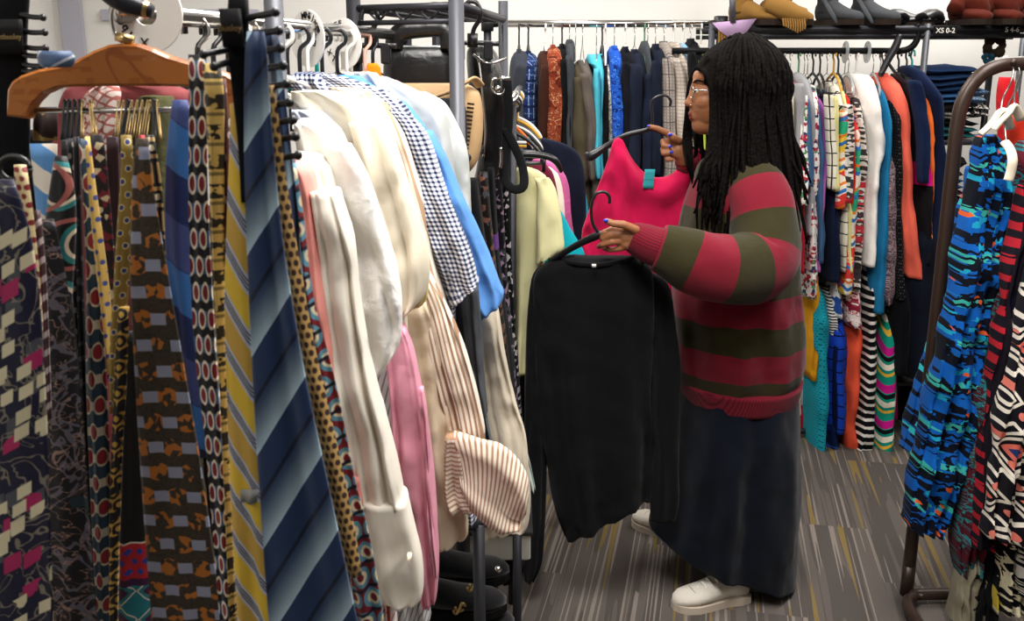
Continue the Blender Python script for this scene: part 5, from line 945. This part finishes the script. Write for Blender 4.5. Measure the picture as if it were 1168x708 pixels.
tie('maroon tie with teal, cream and red scroll print next to the salmon shirt', [(182, 330, 337), (260, 338, 348), (340, 346, 358), (440, 360, 384), (540, 378, 404), (620, 394, 424), (720, 408, 440)], .93, T_('scroll_print', '#7c1a28', [('ring', '#5d96ae', .02, .026, .46, .66), ('ring', '#e4d9b8', .02, .026, .3, .6), ('stripe', '#14182c', .026, .14, 70, .3)]))
tie('folded steel blue striped tie resting on the left rack pins', [(58, 43, 80), (64, 42, 85), (72, 43, 84), (77, 48, 78)], 1.0, T_('steel_blue', '#44597a', [('stripe', '#b8c0cc', .02, .12, 55)]), th=.02)
tie('dark tie with gold leopard spots tucked behind the wooden hanger', [(122, 40, 66), (140, 38, 66), (160, 38, 66)], 1.2, T_('gold_leopard', '#2c1c18', [('cell', '#b3924e', 70, 0, .4)]))
# ---- wooden hanger with bar and tie hooks
WY = 1.13
wood = mat('cherry_wood', '#a05f26', [('and', '#915018', ('stripe', .012, .5, 90), ('blob', 30, .5)), ('vein', '#8a4a18', 9, .01, 1)], .35, .05, coat=.3, sheen=0, spec=.5)
def prof(pts, Y, th, mt, name, parent=None):
    m = M(); V = [at(x, y, Y) for x, y in pts]; n = len(V); c = sum(V, Vector())/n
    rings = []
    for d, k in ((-th/2, .93), (-th/2*.7, 1), (th/2*.7, 1), (th/2, .93)):
        for i, v in enumerate(V):
            a = V[i-1]; b = V[(i+1) % n]; t = (b-a).normalized(); nn = Vector((t.z, 0, -t.x)); o_ = -nn*(.003 if k < 1 else 0)
            rings.append(v+o_+Vector((0, d, 0)))
    m.add(rings, [tuple(range(n-1, -1, -1)), tuple(3*n+i for i in range(n))]+[(q*n+i, q*n+(i+1) % n, (q+1)*n+(i+1) % n, (q+1)*n+i) for q in range(3) for i in range(n)], [(p.x, p.z) for p in rings])
    return obj(name, m, mt, parent, False)
top = [(12, 132), (12, 118), (13, 102), (18, 93), (28, 86), (48, 79), (72, 75), (90, 69), (110, 58), (128, 51), (145, 49.5), (160, 50), (178, 56), (196, 64), (212, 68.5), (232, 74), (262, 84), (276, 94), (279, 112), (279, 134)]
botm = [(248, 134), (247, 118), (238, 106), (220, 99), (190, 98), (140, 98), (90, 98.5), (70, 100), (54, 107), (44, 117), (38, 127), (36, 135)]
wh = prof(list(reversed(top+botm)), WY, .022, wood, 'wooden_hanger'); tag(wh, 'curved cherry wood suit hanger with a steel bar full of ties', 'hanger')
m = M(); px_tube(m, [(40, 126.5, WY), (250, 125, WY)], .0032, smooth=False); obj('trouser_bar', m, chrome, wh)
m = M(); px_tube(m, [(145, 52, WY-.005), (133, 42, WY), (128, 28, WY), (128, 12, WY), (138, 2, WY), (160, -6, WY), (176, -2, WY)], .0022, smooth=True, seg=8); obj('hook', m, chrome, wh)
m = M(); px_tube(m, [(133, 41, WY-.004), (152, 47, WY-.004)], .0055, smooth=False, seg=12); obj('hook_collar', m, gold, wh)
m = M(); px_tube(m, [(100, -30, 1.1), (128, -6, 1.1), (150, 6, 1.1), (174, 13, 1.1)], [.010, .0115, .0105, .007], seg=14); o = obj('black_hook_arm', m, hard('gunmetal', '#36363a', .3, .5)); tag(o, 'thick dark display arm with a gold-ringed end above the wooden hanger', 'display arm')
m = M(); px_tube(m, [(165, 10.5, 1.1), (170, 12, 1.1)], [.0094, .0086], seg=20, smooth=False); obj('gold_ring', m, gold, o, False)
def tiehook(px, c, drop, lean):
    m = M(); px_tube(m, [(px-lean*2, 124+drop, WY-.02), (px+lean, 118, WY-.006), (px+lean+1.2, 115.5, WY), (px+lean+2, 119, WY+.006), (px+2-lean*1.5, 124+drop, WY-.02)], .0008 if c is gold else .0015, seg=6)
    return m
for i, (px, c, drop, lean) in enumerate([(72, 0, 36, 1), (77, 0, 40, 1), (83, 0, 38, 1), (89, 0, 42, 1), (93, 1, 34, 0), (103, 1, 34, -1), (106, 1, 32, -2), (133, 1, 34, 1), (138, 1, 34, 1.4), (142, 0, 40, 3), (147, 1, 32, 2), (153, 1, 32, 2), (159, 1, 34, 2), (165, 1, 32, 2), (168, 1, 34, 2), (175, 0, 38, 0), (180, 1, 38, -1.5)]):
    o = obj('tie_hook', tiehook(px, gold if c else black_plastic, drop, lean), gold if c else black_plastic)
    tag(o, ('gold wire' if c else 'black')+' tie loop on the bar of the wooden hanger', 'hook', ('gold' if c else 'black')+' tie loops on the wooden hanger bar')
# ---- tie racks with pins
def tierack(rows, Y, plate, pins, lb, side):
    o = obj('tie_rack', drape(M(), rows, Y, .012, nu=6, vex=5), mat('black_strap', '#0d0d0f', (), .6, .1)); tag(o, lb, 'tie rack')
    pl = obj('name_plate', drape(M(), plate, Y-.012, .008, nu=6, vex=8), hard('plate_black', '#1c1b1c', .5), o)
    c = at((plate[0][1]+plate[0][2])/2, (plate[0][0]+plate[-1][0])/2, Y-.018)
    text('Textbusley' if side < 0 else 'Busley', c, .008, gold, pl)
    for x0, y0, x1, y1 in pins:
        m = M(); px_tube(m, [(x0, y0, Y), ((x0+x1)/2, (y0+y1)/2+(1.5 if side < 0 else 0), Y-.01), (x1, y1, Y-.02)], [.0032, .003, .0028]); ball(m, at(x1, y1, Y-.02), .0042, 8, 6); obj('pin', m, black_plastic, o)
    return o
tierack([(-10, 262, 282), (20, 260, 284), (70, 262, 282), (160, 272, 286), (230, 276, 288)], .9, [(10, 250, 274), (54, 255, 279)],
        [(276, 22, 314, 14), (280, 40, 318, 35), (284, 60, 320, 55), (288, 80, 323, 75), (292, 101, 327, 96), (296, 122, 330, 117), (300, 142, 334, 137), (304, 161, 337, 156), (308, 182, 340, 177), (262, 56, 232, 62), (264, 70, 244, 76)], 'black hanging tie rack with pins, in front of the grey post', 1)
tierack([(-10, -6, 34), (60, -8, 30), (130, -10, 34), (200, -10, 32)], 1.19, [(22, -12, 25), (62, -10, 26)], [(20, 15, 49, 20), (20, 34, 51, 37), (22, 52, 52, 55), (24, 62, 54, 63), (24, 72, 48, 75), (24, 80, 44, 80)], 'black hanging tie rack with pins at the left picture edge', -1)
m = M(); c = at(17, 192, .98); tube(m, [c+Vector((.015*math.cos(a), 0, .012*math.sin(a))) for a in [i*math.pi/6 for i in range(13)]], .0028, 8, 2); o = obj('leather_ring', m, leather); tag(o, 'black leather ring at the bottom of the left tie rack', 'ring')

# ================================================================ DRESS RACK (right foreground)
DY = 2.75
def dx(px, py, Y=DY): return at(px, py, Y)
c0 = dx(1091, 150); x0 = c0.x; zt = dx(1130, 74).z
m = M(); pts = [Vector((x0, DY, .06)), Vector((x0, DY, .6)), Vector((x0, DY, zt-.3)), Vector((x0, DY, zt-.16)), Vector((x0+.01, DY, zt-.09)), Vector((x0+.042, DY, zt-.034)), Vector((x0+.09, DY, zt-.004)), Vector((x0+.16, DY, zt+.004)), Vector((x0+.4, DY, zt+.005)), Vector((x0+1.1, DY, zt+.005))]
tube(m, pts, .019, 14, 5); dr = obj('garment_rack', m, bronze); tag(dr, 'bronze brown rack with a rounded corner holding patterned dresses', 'clothes rack')
m = M(); tube(m, [Vector((x0+1.1, DY-.05, .03)), Vector((x0+.12, DY-.05, .03)), Vector((x0-.01, DY-.07, .03)), Vector((x0-.045, DY-.13, .03)), Vector((x0-.05, DY-.25, .03)), Vector((x0-.05, DY-.5, .03))], .017, 12); rail(m, (x0, DY, .0), (x0, DY, .1), .02); obj('base', m, bronze, dr)
m = M(); tube(m, [Vector((x0+1.1, DY, zt+.005)), Vector((x0+1.1, DY, .05))], .019, 14); obj('upright', m, bronze, dr)
m = M(); ball(m, dx(1156, 71, DY-.02), .008); obj('end_screw', m, bronze, dr)
bl = mat('blue_tribal', '#0e58ac', [('cell', '#0b0f1c', 60, 0, .34, 1, 'CHEBYCHEV'), ('cell', '#1f9ac0', 64, .5, .6, 1, 'CHEBYCHEV'), ('and', '#0b0f1c', ('stripe', .085, .34, 90), ('cell', 90, 0, .7, 1, 'CHEBYCHEV')), ('and', '#3aa79c', ('stripe', .12, .2, 90, .4), ('cell', 110, 0, .5)), ('cell', '#d65a2c', 80, .94, .975), ('and', '#0b0f1c', ('zig', .018, .4, .8, .02), ('stripe', .13, .22, 90, .7))], .8, .35, wr=10)
bl2 = mat('blue_tribal_fine', '#1458a8', [('cell', '#0c1020', 66, 0, .36, 1, 'CHEBYCHEV'), ('cell', '#35b5c0', 60, .5, .6, 1, 'CHEBYCHEV'), ('cell', '#c85a3a', 80, .94, .97)], .8, .35, wr=10)
pai = mat('teal_maroon_paisley', '#4a1826', [('vein', '#1f6d74', 14, .035, 2.5), ('vein', '#2d8a8a', 26, .018, 3), ('blob', '#5a1a28', 16, .6)], .85, .35, wr=10)
hound = mat('red_black_check', '#14101a', [('and', '#b3202e', ('stripe', .05, .5, 0), ('stripe', .045, .55, 90)), ('and', '#14101a', ('stripe', .025, .5, 45), ('stripe', .045, .2, 90))], .85, .3)
ikat = mat('ikat_print', '#14121a', [('diamond', '#e8dfd0', .1, .14, .5, .84), ('diamond', '#e8dfd0', .1, .14, .36, .8), ('diamond', '#e07060', .1, .14, .2), ('diamond', '#27386c', .1, .14, .1), ('and', '#efe6d8', ('zig', .035, .35, .9, .025), ('stripe', .14, .22, 90, .1)), ('dot', '#e07a6a', .05, .07, .16)], .85, .3)
drs = [
 ('blue tribal print dress hanging left of the bronze post', [(190, 1106, 1116), (230, 1096, 1112), (300, 1082, 1104), (400, 1058, 1086), (460, 1042, 1066), (512, 1030, 1048)], 2.9, bl2, .07),
 ('knee-length blue dress with black and teal bands in front of the post foot', [(152, 1119, 1136), (166, 1112, 1142), (220, 1104, 1146), (300, 1090, 1136), (400, 1070, 1122), (500, 1048, 1106), (570, 1034, 1084), (590, 1031, 1076), (1031, 597, 1070, 604)], 2.66, bl, .11),
 ('second blue tribal dress behind the white hangers', [(158, 1142, 1156), (172, 1138, 1164), (240, 1132, 1160), (330, 1122, 1144), (430, 1104, 1128)], 2.74, bl2, .09),
 ('maroon dress with teal paisley swirls', [(160, 1164, 1185), (186, 1156, 1195), (240, 1148, 1192), (330, 1134, 1170), (430, 1112, 1150), (540, 1094, 1134), (610, 1086, 1118), (650, 1090, 1112)], 2.62, pai, .1),
 ('black dress with red houndstooth beside the paisley dress', [(210, 1165, 1190), (260, 1152, 1180), (340, 1138, 1166), (440, 1126, 1150), (560, 1110, 1136), (618, 1104, 1128)], 2.56, hound, .08),
 ('plain navy dress between houndstooth and geometric dresses', [(280, 1160, 1180), (360, 1146, 1170), (460, 1134, 1156), (580, 1118, 1140), (602, 1118, 1138)], 2.54, sol('true_navy', '#161c38'), .07),
 ('black and white geometric dress with coral and blue diamonds', [(300, 1172, 1200), (370, 1160, 1196), (440, 1144, 1188), (520, 1130, 1178), (590, 1122, 1172), (608, 1120, 1168)], 2.48, ikat, .1),
 ('pink floral top at the right picture edge', [(440, 1178, 1200), (500, 1168, 1195), (560, 1164, 1192), (590, 1164, 1190)], 2.46, mat('pink_floral', '#d8507c', [('blob', '#f0c4cc', 30, .56), ('vein', '#8c1c40', 26, .02, 1)], .85, .3), .08),
 ('black skirt with cream and yellow flowers under the geometric dress', [(596, 1136, 1172), (630, 1134, 1168), (668, 1130, 1164), (690, 1130, 1160)], 2.56, mat('cream_flower_black', '#101014', [('vein', '#e0d8b8', 14, .06, 2), ('cell', '#c9b040', 30, 0, .08)], .85, .3), .08),
 ('black and white mottled skirt at the lower right edge', [(600, 1166, 1195), (640, 1160, 1190), (680, 1162, 1190)], 2.5, mat('mottle_print', '#131318', [('vein', '#e4e0d8', 18, .08, 2)], .85, .3), .08),
 ('stone grey trousers hanging down to the rack base', [(620, 1098, 1128), (660, 1088, 1120), (700, 1084, 1114), (740, 1078, 1108)], 2.62, mat('stone_crumple', '#8d8672', [('blob', '#23221f', 12, .56)], .9, .4), .08),
 ('black trousers beside the stone grey pair', [(610, 1116, 1140), (680, 1108, 1134), (740, 1104, 1128)], 2.6, sol('matt_black', '#121114'), .08)]
for lb, rows, Y, mt, th in drs:
    cat = 'trousers' if 'trousers' in lb else 'skirt' if 'skirt' in lb else 'top' if ' top ' in lb else 'dress'
    G(cat, lb, cat, rows, Y, mt, th, 'clothes on the bronze rack', folds=3.2, amp=.014, seed=sum(map(ord, lb)) % 977, step=.014, crumple=.02, taper=.05, nu=26, vex=2.6)
G('shirt', 'orange red shirt on a white hanger at the right edge', 'shirt', [(128, 1150, 1166), (140, 1146, 1180), (180, 1148, 1190), (240, 1156, 1195)], 2.7, mat('orange_red_cotton', '#dd3b28', (), .85, .3), .08, 'clothes on the bronze rack', folds=1.5)
G('blouse', 'ruffled red blouse showing through behind the bronze bar', 'blouse', [(88, 1144, 1150), (98, 1140, 1156), (120, 1138, 1160), (170, 1140, 1162)], 3.0, mat('ruffle_red', '#c01c24', (), .85, .5, wr=24), .08, 'clothes on the bronze rack', folds=2)
def whang(pts, hook, lb, r=.013):
    m = M(); px_tube(m, pts, r, seg=10, sy=.6); o = obj('clothes_hanger', m, cream_plastic); tag(o, lb, 'hanger', 'white hangers on the bronze rack')
    m = M(); px_tube(m, hook, .0025, seg=6); obj('hook', m, chrome, o)
whang([(1118, 153, 2.6), (1124, 148, 2.6), (1133, 138, 2.61), (1140, 128, 2.62), (1146, 128, 2.63), (1152, 146, 2.66)], [(1142, 127, 2.62), (1144, 112, 2.65), (1152, 96, 2.7), (1156, 80, 2.73), (1152, 66, 2.75), (1144, 66, 2.75)], 'cream hanger sloping left over the knee-length blue dress')
whang([(1150, 206, 2.52), (1153, 196, 2.52), (1155, 182, 2.52), (1152, 170, 2.54), (1146, 162, 2.56)], [(1148, 162, 2.56), (1146, 140, 2.6), (1150, 120, 2.65), (1160, 100, 2.7), (1164, 76, 2.75)], 'cream hanger with its rounded end pointing down at a blue dress')
whang([(1134, 148, 2.58), (1140, 140, 2.58), (1150, 130, 2.6), (1156, 122, 2.62), (1164, 136, 2.64)], [(1157, 121, 2.62), (1158, 100, 2.68), (1163, 84, 2.72), (1160, 70, 2.75)], 'white hanger crossing behind the cream one near the bronze bar')
